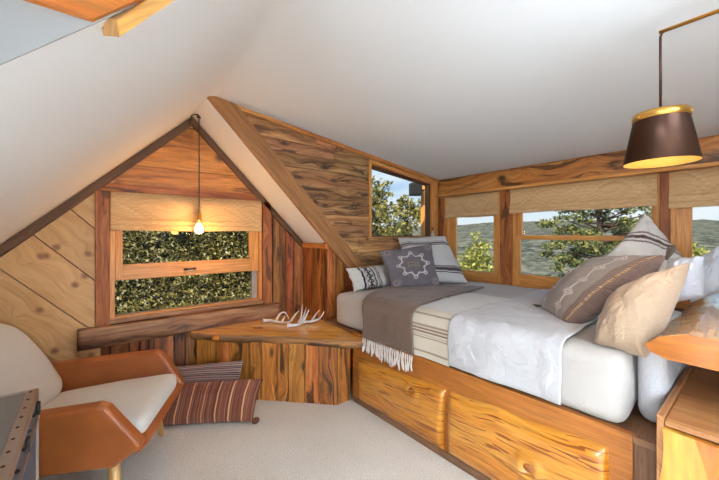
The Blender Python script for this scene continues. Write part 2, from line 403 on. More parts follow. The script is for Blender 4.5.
# ------------------------------------------------------------------ the room
YG, YC, XK, XB = 3.18, 2.67, 1.69, 3.39
RX, RZ = .585, 2.452; ML, MR = .97, 1.03          # main ridge and the two roof slopes
DX, DZ = .632, 2.472; MD = (2.472-2.105)/(XB-.632)  # dormer ceiling falls to the bay wall
YE = .905                                            # near end of the left slope
zl = lambda x: RZ-ML*(RX-x)
zr = lambda x: RZ-MR*(x-RX)
zd = lambda x: DZ-MD*(x-DX)
XL = RX-RZ/ML
m = MB(); m.box((-2.2, -3.2, -.12), (XB+.1, YG+.12, 0)); struct(m.build('floor', M['carpet']))
# left slope and dormer ceiling meet in a soft plastered crease
m = MB(); pts = []
for x in np.linspace(XL, RX-.04, 20): pts.append((x, zl(x)))
a0, a1 = V((RX-.04, zl(RX-.04))), V((DX+.04, zd(DX+.04))); k = V((RX+.02, RZ+.022))
for t in np.linspace(0, 1, 9)[1:-1]: q = a0*(1-t)**2+k*2*t*(1-t)+a1*t*t; pts.append((q.x, q.y))
for x in np.linspace(DX+.04, XB+.06, 16): pts.append((x, zd(x)))
npt = len(pts)-1
def sl(a, b):
    x, z = pts[min(int(round(a*npt)), npt)]; y = YE+(YC+.012-YE)*b; return V((x, y, z))
m.grid(sl, npt, 12)
pl = [p for p in pts if p[0] <= RX+.02]
m.grid(lambda a, b: V((XL+(RX-XL)*a, YC+.012+(YG+.06-YC-.012)*b, zl(XL+(RX-XL)*a))), 20, 4)
ic = min(range(len(pts)), key=lambda k_: abs(pts[k_][0]-RX-.02)); pn = pts[ic:]
m.grid(lambda a, b: V((pn[min(int(round(a*(len(pn)-1))), len(pn)-1)][0], -3.2+(YE+3.2)*b, pn[min(int(round(a*(len(pn)-1))), len(pn)-1)][1])), len(pn)-1, 6)
bmesh.ops.remove_doubles(m.bm, verts=m.bm.verts, dist=.001)
o = m.build('ceiling', M['plaster'], recenter=False); struct(o)
if sum(p.normal.z*p.area for p in o.data.polygons) > 0: o.data.flip_normals()
q = o.modifiers.new('Solidify', 'SOLIDIFY'); q.thickness = .08; q.offset = -1; q.use_rim = False
# the right slope of the main roof, a narrow strip between gable and dormer cheek
m = MB(); m.prism([(RX-.01, YC+.012, zr(RX-.01)), (XK+.02, YC+.012, zr(XK+.02)), (XK+.02, YG+.05, zr(XK+.02)), (RX-.01, YG+.05, zr(RX-.01))], (.05, 0, .05), (0, 1, 0))
struct(m.build('ceiling_slope', M['plaster']))
# flat ceiling over the camera and the wall of the left-hand dormer
m = MB(); m.box((-2.2, -3.2, 2.46), (RX+.03, YE+.02, 2.54)); struct(m.build('ceiling_flat', M['plaster']))
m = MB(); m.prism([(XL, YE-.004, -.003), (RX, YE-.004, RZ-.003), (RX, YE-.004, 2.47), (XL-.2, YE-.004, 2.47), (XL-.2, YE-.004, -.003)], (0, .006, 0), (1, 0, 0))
wd = struct(m.build('wall_dormer', plain('darkened_plaster', C(178, 178, 177), .85, bumpscale=60, bumpstr=.05)))  # plaster colour darkened here to offset the strong light on this wall
m = MB(); wz = 1.856
planks(m, [[(-1.9, wz), (wz-RZ+ML*RX, wz), (RX-.02, 2.44), (-1.9, 2.44)][:4]] if False else [[(-1.7, wz), ((wz-RZ)/ML+RX, wz), (RX-.03, 2.425), (-1.7, 2.425)]], lambda x, z: (x, YE-.018, z), (0, -1, 0), 0, [.14], thick=.02)
m.build('wood_panelling', M['loft'], wd, world=True)
m = MB(); m.prism([(.0134, .885, 1.872), (.0187, .885, 1.8345), (-.011, .945, 1.855), (-.0165, .945, 1.895)], V((.64, 0, .77))*.62, (1, 0, 1))
struct(m.build('trim_1', M['slab'], bevel=.003), 'honey wood rail running up the white slope at the top left')
m = MB(); m.box((-2.3, -3.2, 0), (-2.2, YG+.1, 2.5)); struct(m.build('wall_outer', M['plaster']))
m = MB(); m.box((-2.3, -3.3, 0), (XB+.1, -3.2, 2.55)); struct(m.build('wall_rear', M['plaster']))
m = MB(); m.box((-2.2, -.48, 1.45), (.9, -.4, 2.47)); struct(m.build('light_block_header', M['plaster']))  # added out of view to keep light off the dormer wall
m = MB(); m.box((-2.2, .36, 0), (-.48, .44, 2.46)); struct(m.build('light_block_stub', M['plaster']))  # unseen screen, added to shield the dormer wall from the left-hand fill
m = MB(); m.box((1.5, -.6, 0), (XB+.1, -.5, 2.55)); m.box((XB, -3.2, 0), (XB+.1, -.6, 2.55)); struct(m.build('wall_near', M['plaster']))

# --- gable wall with its window
m = MB(); Yb = YG+.024
wx0, wx1, wz0, wz1 = .007, 1.216, .735, 1.74
for poly in ([(XL, 0), (wx0, 0), (wx0, zl(wx0)), (XL, zl(XL)+.02)], [(wx1, 0), (XK+.1, 0), (XK+.1, zr(XK+.1)), (wx1, zr(wx1))],
             [(wx0, 0), (wx1, 0), (wx1, wz0), (wx0, wz0)], [(wx0, wz1), (wx1, wz1), (wx1, zr(wx1)), (RX, RZ), (wx0, zl(wx0))]):
    m.prism([(x, Yb, z) for x, z in poly], (0, .1, 0))
wg = struct(m.build('wall_gable', M['gapback']))
to = lambda x, z: (x, YG, z); N = (0, -1, 0)
m = MB(); planks(m, [[(XL, 0), (-.05, 0), (-.05, .6), (-.083, .6), (-.083, zl(-.083)), (XL, zl(XL)+.01)]], to, N, -math.radians(46.5), [.272], .007, .02, .003, start=.11)
m.build('diagonal_boards', M['pine'], wg, world=True)
m = MB(); planks(m, [[(-.13, 1.79), (1.25, 1.79), (RX, RZ-.02)]], to, N, 0, [.17, .21, .16], .004, .02, .006)
m.build('gable_boards', M['gable'], wg, world=True)
m = MB(); planks(m, [[(1.314, 0), (XK, 0), (XK, zr(XK)), (1.314, zr(1.314))], [(-.05, 0), (1.314, 0), (1.314, .6), (-.05, .6)]], to, N, math.pi/2, [.12, .085, .145, .1, .07], .009, .02, .016)
m.build('upright_boards', M['redboard'], wg, world=True)
def rake(x0, x1, zf, w, name, n, mat, y0, y1, wfun=None):
    m = MB(); m.prism([(x0, y0, zf(x0)), (x1, y0, zf(x1)), (x1, y0, zf(x1)-w), (x0, y0, zf(x0)-w)], (0, y1-y0, 0), (x1-x0, 0, zf(x1)-zf(x0)))
    return struct(m.build(name, mat, bevel=.004))
rake(XL, RX, lambda x: zl(x)-.008, .08, 'trim_2', 0, M['rake'], YG-.03, YG)
rake(RX, XK, lambda x: zr(x)-.008, .08, 'trim_3', 0, M['rake'], YG-.03, YG)
m = MB(); m.box((-.2, YG-.018, 1.735), (1.29, YG, 1.795)); struct(m.build('trim_4', M['post'], bevel=.004))
m = MB(); m.box((-.083, YG-.03, .6), (.007, YG, 1.735)); struct(m.build('trim_5', M['post'], bevel=.005))
m = MB(); m.box((1.229, YG-.03, .6), (1.314, YG, 1.735)); struct(m.build('trim_6', M['post'], bevel=.005))
m = MB()                                                       # hewn beam under the window
def hw(a, b):
    x = -.181+1.56*a; ang = b*2*math.pi; z = .62+.075*max(-1, min(1, 1.5*math.sin(ang))); y = YG-.035+.05*max(-1, min(1, 1.5*math.cos(ang)))
    k = .012*NZ((x*3, y*9, z*9)); return V((x, y-k, z+k))
m.grid(hw, 60, 24, uvs=(1.56, .5)); bmesh.ops.remove_doubles(m.bm, verts=m.bm.verts, dist=.0005); bmesh.ops.holes_fill(m.bm, edges=m.bm.edges)
struct(m.build('trim_7', M['sillbeam']))
m = MB(); m.box((.004, YG-.035, .70), (1.225, YG+.02, .737)); struct(m.build('trim_8', M['sillbeam'], bevel=.004))
m = MB(); m.box((1.655, YG-.022, 0), (XK, YG, 1.26)); struct(m.build('trim_9', M['post'], bevel=.004))

def frame_rect(m, a0, a1, b0, b1, wl, wr, wb, wt, to3, depth):
    # four members of a rectangular frame in plane coordinates (a, b); depth vector
    e1 = V(to3(1, 0))-V(to3(0, 0)); e2 = V(to3(0, 1))-V(to3(0, 0))
    for (x0, x1, z0, z1, al) in ((a0, a0+wl, b0, b1, e2), (a1-wr, a1, b0, b1, e2), (a0+wl, a1-wr, b0, b0+wb, e1), (a0+wl, a1-wr, b1-wt, b1, e1)):
        m.prism([to3(x0, z0), to3(x1, z0), to3(x1, z1), to3(x0, z1)], depth, al)
    return m
def win(name, loc, label=None):
    o = bpy.data.objects.new(name, None); COL.objects.link(o); o.location = loc; o['kind'] = 'structure'
    if label: o['label'] = label
    return o
w1 = win('window_1', (.61, YG, .735))
m = frame_rect(MB(), .007, 1.224, .735, 1.745, .03, .03, .012, .03, lambda x, z: (x, YG-.012, z), (0, .1, 0)); m.build('window_frame', M['fir'], w1, bevel=.002, world=True)
m = frame_rect(MB(), .038, 1.192, 1.03, 1.72, .05, .085, .125, .05, lambda x, z: (x, YG+.004, z), (0, .045, 0)); sa = m.build('sash', M['fir'], w1, bevel=.004, world=True)
m = MB(); m.box((.07, YG+.025, 1.13), (1.12, YG+.03, 1.7)); m.build('pane', M['glass'], sa, world=True)
m = MB(); m.box((.52, YG-.012, 1.083), (.62, YG+.004, 1.097)); m.box((.53, YG-.02, 1.08), (.545, YG+.004, 1.1)); m.box((.595, YG-.02, 1.08), (.61, YG+.004, 1.1))
m.build('latch', M['bronze'], sa, bevel=.002, world=True)
m = MB(); m.box((.42, YG-.02, 1.395), (.475, YG+.004, 1.44)); m.build('sash_lock', M['brass'], sa, bevel=.003, world=True)
m = frame_rect(MB(), .030, 1.192, .74, 1.032, .008, .05, .008, .004, lambda x, z: (x, YG+.05, z), (0, .035, 0)); sb = m.build('lower_sash', M['steel'], w1, world=True)
m = MB(); m.box((.035, YG+.065, .745), (1.15, YG+.07, 1.03)); m.build('pane', M['glass'], sb, world=True)

def roman(name, label, to3, out, a0, a1, ztop, zbot, stagger, group='woven roman shades'):
    # folded woven blind: a flat drop with a thicker stack of folds at its foot
    t = bpy.data.objects.new(name, None); COL.objects.link(t); tag(t, label, 'window blind', group)
    t.location = V(to3((a0+a1)/2, zbot)); out = V(out)
    prof = [(0, ztop), (.012, ztop), (.016, zbot+stagger+.012), (.03, zbot+stagger), (.026, zbot+stagger*.55), (.04, zbot+stagger*.5), (.036, zbot+.012), (.03, zbot), (.0, zbot), (-.002, zbot+.05), (0, ztop)]
    m = MB(); e1 = (V(to3(1, 0))-V(to3(0, 0))).normalized()
    n = 40
    def fn(a, b):
        i = b*(len(prof)-1); k = min(int(i), len(prof)-2); f = i-k
        d = prof[k][0]*(1-f)+prof[k+1][0]*f; z = prof[k][1]*(1-f)+prof[k+1][1]*f
        x = a0+(a1-a0)*a
        sag = .003*math.sin(a*9+z*40)
        return V(to3(x, z+sag*(1 if b > .3 else 0)))+out*(d+.004+sag*.6)
    m.grid(fn, n, (len(prof)-1)*2)
    m._uv(m.bm.faces, e1, V((a0, 0)))
    m.build('fabric', M['weave'], t, world=True)
    m = MB(); c0 = V(to3(a0+.01, ztop-.012))+out*.0; c1 = V(to3(a1-.01, ztop-.012))+out*.0
    m.beam(c0, c1, .02, (0, 0, 1), .02); m.build('head_rail', M['fir'], t, world=True)
    return t
roman('roman_shade', 'warm lit woven roman shade over the gable window behind the bare bulb', lambda x, z: (x, YG-.02, z), (0, -1, 0), .012, 1.2, 1.729, 1.425, .085)

# --- knee wall between gable and cheek
m = MB(); m.box((XK+.02, YC, 0), (XK+.1, YG, 1.31)); wk = struct(m.build('wall_knee', M['gapback']))
m = MB(); planks(m, [[(YC, 0), (YG, 0), (YG, 1.27), (YC, 1.27)]], lambda y, z: (XK, y, z), (-1, 0, 0), math.pi/2, [.11, .08, .13], .004, .02, .008); m.build('upright_boards', M['redboard'], wk, world=True)
m = MB(); m.box((XK-.025, YC-.004, 1.255), (XK, YG-.03, 1.305)); struct(m.build('trim_10', M['gable'], bevel=.004))

# --- dormer cheek: horizontal barn boards, sloping trim, raked window
to = lambda x, z: (x, YC, z)
cx0, cx1, cz0 = 2.215, 3.379, 1.357
zct = lambda x: 2.205-.115*(x-2.215)
m = MB()
for poly in ([(DX-.03, zd(DX)), (XK, zr(XK)), (cx0, .0), (cx0, zd(cx0))], [(XK, 0), (cx0, 0), (XK, zr(XK)+.05)], [(cx0, 0), (XB+.06, 0), (XB+.06, cz0), (cx0, cz0)], [(cx1, cz0), (XB+.06, cz0), (XB+.06, zd(XB)), (cx1, zd(cx1))], [(cx0, zct(cx0)), (cx1, zct(cx1)), (cx1, zd(cx1)), (cx0, zd(cx0))]):
    m.prism([(x, YC+.022, z) for x, z in poly], (0, .06, 0))
wc = struct(m.build('wall_cheek', M['gapback']))
ze = lambda x: 2.462-1.06*(x-.632)          # lower edge of the sloping trim
xe = lambda z: .632+(2.462-z)/1.06
zb = .3
m = MB(); planks(m, [[(xe(2.44), 2.44), (xe(cz0), cz0), (cx0, cz0), (cx0, zd(cx0)-.01), (.75, zd(.75)-.01)], [(xe(cz0), cz0), (xe(zb), zb), (XB, zb), (XB, cz0)], [(cx0, zct(cx0)), (cx1, zct(cx1)), (cx1, zd(cx1)), (cx0, zd(cx0))]],
    to, N, 0, [.145, .115, .16, .125, .1], .005, .02, .008, joints=1)
m.build('barn_boards', M['barn'], wc, world=True)
m = MB(); planks(m, [[(XK, 0), (xe(.35)-.02, 0), (xe(.35)-.02, .35), (XK, ze(XK)-.005)]], to, N, math.pi/2, [.085, .1, .07], .004, .02, .008); m.build('upright_boards', M['redboard'], wc, world=True)
m = MB(); m.prism([(.588, YC-.028, 2.462), (.63, YC-.028, 2.475), (.81, YC-.028, 2.45), (xe(.80)+.185, YC-.028, .80), (xe(.80)-.038, YC-.028, .80)], (0, .045, 0), (1, 0, -1.05)); struct(m.build('trim_11', M['slope'], bevel=.003), 'wide brown sloping board between barn planks and white strip')
m = MB(); m.prism([(.66, YC-.025, zd(.66)-.002), (XB, YC-.025, zd(XB)-.002), (XB, YC-.025, zd(XB)-.04), (.66, YC-.025, zd(.66)-.04)], (0, .024, 0), (1, 0, -.13)); struct(m.build('trim_12', M['beam'], bevel=.003))
w2 = win('window_2', (2.8, YC, cz0))
def trap(m, x0, x1, z0, zt, wl, wr, wb, wt, y, dy):
    q = lambda x, z: (x, y, z); d = (0, dy, 0)
    m.prism([q(x0, z0), q(x0+wl, z0), q(x0+wl, zt(x0+wl)), q(x0, zt(x0))], d, (0, 0, 1)); m.prism([q(x1-wr, z0), q(x1, z0), q(x1, zt(x1)), q(x1-wr, zt(x1-wr))], d, (0, 0, 1))
    m.prism([q(x0+wl, z0), q(x1-wr, z0), q(x1-wr, z0+wb), q(x0+wl, z0+wb)], d); m.prism([q(x0+wl, zt(x0+wl)-wt), q(x1-wr, zt(x1-wr)-wt), q(x1-wr, zt(x1-wr)), q(x0+wl, zt(x0+wl))], d); return m
trap(MB(), cx0, cx1, cz0, zct, .03, .10, .012, .035, YC-.02, .13).build('window_frame', M['fir'], w2, bevel=.003, world=True)
s2 = trap(MB(), cx0+.03, cx1-.10, cz0+.012, lambda x: zct(x)-.035, .028, .045, .01, .03, YC+.03, .05).build('sash', M['rake'], w2, world=True)
m = MB(); m.prism([(cx0+.04, YC+.055, cz0+.015), (cx1-.11, YC+.055, cz0+.015), (cx1-.11, YC+.055, zct(cx1)-.05), (cx0+.04, YC+.055, zct(cx0)-.05)], (0, .005, 0)); m.build('pane', M['glass'], s2, world=True)
m = MB(); m.box((cx0-.03, YC-.045, cz0-.025), (XB-.01, YC, cz0)); struct(m.build('trim_13', M['barn'], bevel=.003))

# --- bay wall with beam, posts and three windows
m = MB(); m.box((XB+.03, -.5, 0), (XB+.12, YC+.03, .84)); m.box((XB+.03, -.5, 1.87), (XB+.12, YC+.03, 2.14)); struct(m.build('wall_bay', M['darkply']))
m = MB()
def bmf(a, b):
    y = -.5+(YC+.5)*a; ang = b*2*math.pi+.785; sx = max(-1, min(1, 1.42*math.cos(ang))); sz = max(-1, min(1, 1.42*math.sin(ang)))
    x = XB+.05+.05*sx; z = 2.0+.1*sz; k = .010*NZ((x*4, y*2.2, z*6))+.004*NZ((x*9, y*9, z*20)); return V((x+(k if sx < 0 else 0), y, z+k*.5))
m.grid(bmf, 90, 32, uvs=(3.2, .65)); bmesh.ops.remove_doubles(m.bm, verts=m.bm.verts, dist=.0004); struct(m.build('trim_14', M['beam']), 'long rough header beam above the bay windows')
m = MB(); m.box((XB-.05, -.5, 1.878), (XB+.06, YC, 1.908)); struct(m.build('trim_15', M['fir'], bevel=.006))
for i, (y0, y1) in enumerate(((2.585, YC), (1.69, 1.822), (.465, .522))):
    m = MB(); m.box((XB+.0, y0, .80), (XB+.08, y1, 1.88)); struct(m.build('trim_%d' % (16+i), M['post'], bevel=.006))
m = MB(); m.box((XB-.005, -.5, .80), (XB+.06, YC, .845)); struct(m.build('trim_19', M['beam'], bevel=.004))
XW = XB+.02
tb = lambda y, z: (XW, y, z)
def bay(name, y0, y1, parts):
    w = win(name, (XW, (y0+y1)/2, .84))
    frame_rect(MB(), y0, y1, .842, 1.875, .03, .03, .03, .03, tb, (.09, 0, 0)).build('window_frame', M['fir'], w, bevel=.003, world=True)
    for (nm, a0, a1, b0, b1, wl, wr, wb, wt, dx) in parts:
        s = frame_rect(MB(), a0, a1, b0, b1, wl, wr, wb, wt, lambda y, z: (XW+dx, y, z), (.035, 0, 0)).build(nm, M['fir'], w, bevel=.003, world=True)
        m = MB(); m.box((XW+dx+.016, a0+wl*.6, b0+wb*.6), (XW+dx+.021, a1-wr*.6, b1-wt*.6)); m.build('pane', M['glass'], s, world=True)
    return w
bay('window_3', 1.822, 2.585, [('sash', 1.85, 2.555, .872, 1.845, .065, .14, .09, .06, .015)])
w4 = bay('window_4', .522, 1.69, [('upper_sash', .552, 1.66, 1.345, 1.845, .03, .045, .04, .05, .045), ('lower_sash', .552, 1.66, .872, 1.386, .03, .045, .11, .044, .005)])
m = MB(); m.box((XW-.02, 1.07, 1.386), (XW+.02, 1.12, 1.4)); m.build('sash_lock', M['brass'], w4, bevel=.003, world=True)
bay('window_5', -.49, .465, [('sash', -.46, .435, .872, 1.845, .08, .085, .09, .06, .015)])
ts = lambda y, z: (XB+.015, y, z)
roman('roman_shade', 'short woven roman shade on the small corner window', ts, (-1, 0, 0), 1.845, 2.535, 1.872, 1.60, .05)
roman('roman_shade', 'widest woven roman shade, above the double-hung window with the pine outside', ts, (-1, 0, 0), .54, 1.705, 1.876, 1.62, .07)
roman('roman_shade', 'woven roman shade at the right edge beside the bronze lamp', ts, (-1, 0, 0), -.49, .468, 1.876, 1.595, .09)

# ------------------------------------------------------------------ corner bench and its slab
def area_verts(pts, k=1): return pts
bt = thing('corner_bench', 'low boxed-in corner bench faced with stained upright boards below the slab', 'bench', (1.3, 2.7, 0))
P0, P1, P2, P3 = V((.60, 3.05, 0)), V((1.478, 2.172, 0)), V((1.60, 2.172, 0)), V((1.66, 3.13, 0))
m = MB(); L = (P1-P0).length; ex = (P1-P0)/L; nrm = V((-ex.y, ex.x, 0)); nrm = -nrm if nrm.y > 0 else nrm
planks(m, [[(0, 0), (L-.004, 0), (L-.004, .485), (0, .485)]], lambda a, z: P0+ex*a+V((0, 0, z)), nrm, math.pi/2, [.155, .12, .14, .1, .135, .115], .007, .018, .006)
m.build('front_boards', M['bench'], bt, world=True)
m = MB(); m.box((P1.x, P1.y, 0), (P2.x, P1.y+.018, .485), (0, 0, 1)); m.build('end_panel', M['bench'], bt, world=True)
m = MB(); m.prism([P0+V((.06, .03, .0)), P1+V((.0, .035, .0)), P2+V((0, .03, .0)), V((1.60, 3.1, .0)), V((.62, 3.1, .0))], (0, 0, .48)); m.build('carcass', M['gapback'], bt, world=True)
# slab shelf
zs, th = .552, .076
front = []
A, Cc = V((.555, 3.06)), V((1.615, 1.965)); nn = V((-.72, -.69))
for i in range(41):
    t = i/40; p = A.lerp(Cc, t); w = .035*math.sin(t*math.pi)*0+.014*math.sin(t*9)+.010*NZ((t*9, 1, 2))-.03*math.exp(-((t-.55)/.2)**2)*0
    front.append(p+nn*w)
m = MB(); top = [V((x, y, zs)) for x, y in front]
back = [V((1.622, 2.0, zs)), V((1.655, 2.64, zs)), V((1.655, 3.125, zs)), V((.57, 3.125, zs))]
tv = [m.bm.verts.new(p) for p in top]; bvs = []; mid = []
for i, p in enumerate(front):
    t = i/40; u = .010+.016*(NZ((t*11, 5, 3))+.6); dz = .036+.026*NZ((t*7, 1, 9))
    mid.append(m.bm.verts.new((p.x+nn.x*(.006+.5*u), p.y+nn.y*(.006+.5*u), zs-dz)))
    bvs.append(m.bm.verts.new((p.x-nn.x*(.02+u), p.y-nn.y*(.02+u), zs-th-.006*NZ((t*5, 2, 2)))))
tb2 = [m.bm.verts.new(p) for p in back]; bb2 = [m.bm.verts.new((p.x, p.y, zs-th)) for p in back]
ft = m.bm.faces.new(tv+tb2); fb = m.bm.faces.new(bvs+bb2); fs = [ft, fb]
for i in range(40):
    for a, b in ((tv, mid), (mid, bvs)):
        f = m.bm.faces.new((a[i], a[i+1], b[i+1], b[i])); f.material_index = 1; f.smooth = True; fs.append(f)
ch = [tv[-1]]+tb2+[tv[0]]; cb = [bvs[-1]]+bb2+[bvs[0]]
for i in range(len(ch)-1):
    if i == 0: fs.append(m.bm.faces.new((ch[0], ch[1], cb[1], cb[0], mid[-1])))
    elif i == len(ch)-2: fs.append(m.bm.faces.new((ch[i], ch[i+1], mid[0], cb[i+1], cb[i])))
    else: fs.append(m.bm.faces.new((ch[i], ch[i+1], cb[i+1], cb[i])))
m._uv(fs, (.7, -.7, 0))
for f in fs:
    if f.material_index == 1:
        for l in f.loops: c_ = l.vert.co; l[m.uv].uv = ((c_.x-c_.y)*.7, c_.z*1.2+(c_.x+c_.y)*.5)
so = m.build('slab_shelf', [M['slab'], M['bark']], bevel=0)
tag(so, 'glossy live-edge slab shelf on the corner bench holding the antlers', 'shelf')
m = MB(); kp = on(218, 337, 'Z', .525); m.ellipsoid(kp+V((-.02, -.02, 0)), (.034, .034, .026), 14); m.build('knot', M['heart'], so, world=False) if False else m.build('knot', M['heart'], so, world=True)

# ------------------------------------------------------------------ antlers on the slab
def antler(name, label, base_pts, tines, parent_grp):
    m = MB()
    def sm(p, n=4):
        p = [V(q) for q in p]; out = []
        for i in range(len(p)-1):
            a, b, c, d = p[max(i-1, 0)], p[i], p[i+1], p[min(i+2, len(p)-1)]
            for k in range(n):
                t = k/n; out.append(.5*((2*b)+(c-a)*t+(2*a-5*b+4*c-d)*t*t+(3*b-3*c+d-a)*t**3))
        return out+[p[-1]]
    q = sm(base_pts); n = len(q); m.tube(q, [.017-.012*i/(n-1)+(.006 if i < 2 else 0) for i in range(n)], 9)
    for t in tines:
        q = sm(t); n = len(q); m.tube(q, [.0125-.0105*i/(n-1) for i in range(n)], 8)
    return tag(m.build(name, M['antler']), label, 'antler', parent_grp)
def sp(u, v, up=0, zoff=.018, pull=0):
    b = on(u, v, 'Z', zs+zoff); return b+V((0, 0, up))
def rise(base_px, tip_px, ext=0):
    # a tine rising from its root to the pixel of its tip, leaning slightly back
    b = sp(*base_px); d = ray(*tip_px); t = b.dot(F2)/1.0+ext
    return EYE+d*t
antler('antler', 'larger bleached antler, tines rising at the right, on the slab shelf',
       [sp(288, 325), sp(296, 325), sp(304, 322), sp(313, 321.5, .004), rise((318, 320), (320, 318), .02), rise((320, 318), (324.5, 311), .04)],
       [[sp(301, 323), rise((301, 322), (304, 315), .02), rise((301, 322), (306.5, 307), .05)], [sp(303, 323), rise((303, 322), (307, 314), .01), rise((303, 322), (309.5, 308.5), .02)],
        [sp(311, 321.5), rise((311, 321), (315, 315.5), .02), rise((311, 321), (319.5, 310), .03)], [sp(298, 324), rise((298, 324), (301, 317), .05), rise((298, 324), (302.5, 304.5), .09)]], 'pair of antlers')
antler('antler', 'smaller bleached antler, arching tines at the left, near the window beam',
       [sp(263, 321), sp(270, 320.5), sp(278, 322), sp(286, 322.5), sp(291, 321)],
       [[sp(276, 321), rise((276, 321), (280, 314), .03), rise((280, 320), (285, 312.5), .04), sp(289, 319)], [sp(282, 322), rise((282, 322), (285, 316), .02)],
        [sp(291, 321), rise((291, 321), (295, 315), .05), rise((291, 321), (299, 310.5), .08)]], 'pair of antlers')

# ------------------------------------------------------------------ bed
BR = math.radians(2.1)
bed = thing('captain_bed', 'built-in wooden bed base with two live-edge drawer fronts under the mattress', 'bed', (1.62, 2.16, 0), BR)
BM = wm(bed)
def bl(p): return BM.inverted() @ V(p)
m = MB(); m.prism([(0, -1.82, .0), (0, -.0, .0), (0, -.0, .575), (0, -1.82, .575)], (.03, 0, 0), (0, 1, 0)); m.build('side_panel', M['ply'], bed, bevel=.003)
m = MB(); m.prism([(.0, -1.905, .545), (1.72, -1.905, .545), (1.72, .46, .545), (.03, .46, .545), (.03, -1.82, .545), (.0, -1.82, .545)], (0, 0, .028), (1, 0, 0)); m.build('platform', M['darkply'], bed, bevel=.002)
m = MB(); m.prism([(.03, -1.9, 0), (.03, -1.82, 0), (.03, -1.82, .545), (.03, -1.9, .545)], (.02, 0, 0), (0, 0, 1)); m.build('end_panel', M['darkply'], bed)
m = MB(); m.box((-.008, -1.82, 0), (.0, -.02, .045)); m.build('base_rail', M['darkply'], bed)
def drawer(y0, y1, zt0, zt1, seed, knots):
    # live-edge slab: pillowy front, wavering edges
    m = MB(); ny, nz = 50, 22
    def outline(a, b, s):
        y = y0+(y1-y0)*a; zt = zt0+(zt1-zt0)*a+.012*NZ((a*4, seed, 1)); z0 = .045+.004*NZ((a*5, seed, 7))
        e = min(a, 1-a)*abs(y1-y0); ez = min(b, 1-b)*(zt-z0)
        f = (1-math.exp(-e/.012))*(1-math.exp(-ez/.022))
        z = z0+(zt-z0)*b; x = -.004-.034*f+.004*NZ((y*6, z*9, seed))*f
        y += .008*math.sin(b*3.0+seed)*(1 if a > .5 else -.6)
        for (ky, kz, kr) in knots:
            d = math.hypot(y-ky, z-kz)/kr
            x += -.018*math.exp(-(d-1)**2*5)+.012*math.exp(-d*d*3)
        return V((x, y, z))
    g = m.grid(lambda a, b: outline(a, b, 0), ny, nz, uvs=(abs(y1-y0), .4))
    ring = [g[i][0] for i in range(ny+1)]+[g[ny][j] for j in range(1, nz+1)]+[g[i][nz] for i in range(ny-1, -1, -1)]+[g[0][j] for j in range(nz-1, 0, -1)]
    bk = [m.bm.verts.new((.0, v.co.y, v.co.z)) for v in ring]; n = len(ring)
    for i in range(n): m.bm.faces.new((ring[i], ring[(i+1) % n], bk[(i+1) % n], bk[i]))
    o = m.build('drawer_front', M['drawer'], bed)
    for (ky, kz, kr) in knots:
        k = MB(); k.ellipsoid((-.034, ky, kz), (.012, kr*.62, kr*.5), 14); k.build('knot', M['heartdark'], o, world=False) if False else None
        kk = k if k.bm.is_valid else None
        if kk:
            ob = kk.build('knot', M['heartdark'], None); ob.data.transform(Matrix.Translation(V(ob.location))); ob.location = (0, 0, 0)
            ob.data.transform(Matrix.Translation(-V(o.location))); ob.parent = o; base(ob)
    return o
M['heartdark'] = wood('dark_knot', [C(110, 54, 18), C(150, 82, 30), C(178, 104, 42)], C(44, 20, 10), streak=.5, knots=0, rough=.25, coat=.6, var=.05, bump=.2)
def kn(u, v): p = bl(on(u, v, 'X', 1.645)); return p.y, p.z
drawer(-.09, -.915, .385, .43, 1.3, [(*kn(415, 389), .040)])
drawer(-.945, -1.745, .435, .485, 4.1, [(*kn(529, 467), .046)])

zt = lambda y: .868-.010*(y+.8)
def mwarp(p, n):
    k = .006*NZ(p, 5)+.012*NZ(p, 2.2, 4)
    return V(p)+n*k+V((0, 0, (zt(p.y)-zt(-.8))*max(0, (p.z-.58)/.29)))
m = MB(); m.rbox((.012, -1.79, .577), (1.66, .29, .868), (.07, .045, .055), .03, mwarp)
tag(m.build('mattress', M['sheet'], bed if False else None, recenter=True), 'thick mattress in white bedding on the wooden bed base', 'mattress')
bpy.data.objects['mattress'].matrix_local = BM @ Matrix.Translation(bpy.data.objects['mattress'].location)
def sheet(name, yl, yr, s0, s1, off, mat, label, cat, colfn=None, nu=60, nv=40, wr=.006, solid=.008, seed=0, hem=None):
    # cloth laid over the mattress: s<0 runs back across the top, s>0 hangs down the front
    r = .09
    def path(s, y):
        zz = zt(y)+off; x0 = .012-off
        if s <= 0: return V((x0+r-s, y, zz)), V((0, 0, 1))
        a = s/r
        if a < math.pi/2: return V((x0+r-r*math.sin(a), y, zz-r+r*math.cos(a))), V((-math.sin(a), 0, math.cos(a)))
        return V((x0, y, zz-r-(s-r*math.pi/2))), V((-1, 0, 0))
    m = MB()
    def fn(a, b):
        s1v = s1(a) if callable(s1) else s1
        s = s0+(s1v-s0)*b; yL = yl(s) if callable(yl) else yl; yR = yr(s) if callable(yr) else yr
        y = yL+(yR-yL)*a; p, n = path(s, y)
        k = wr*NZ((y*7, s*7, seed))+wr*.7*NZ((y*17, s*11, seed+3))
        hang = max(0, s-r)
        k += .010*hang/.2*math.sin(y*16+seed)*(.5+.5*NZ((y*3, 1, seed)))
        edge = min(a, 1-a)
        return p+n*max(k+.004, -.002+off*.2)
    m.grid(fn, nu, nv, colfn)
    o = m.build(name, mat, None); o.matrix_local = BM @ Matrix.Translation(o.location)
    if solid: q = o.modifiers.new('Solidify', 'SOLIDIFY'); q.thickness = solid; q.offset = 1
    return tag(o, label, cat)
S1 = .09*math.pi/2
down = lambda z, y=-.8, off=.012: S1+(zt(y)+off-.09)-z
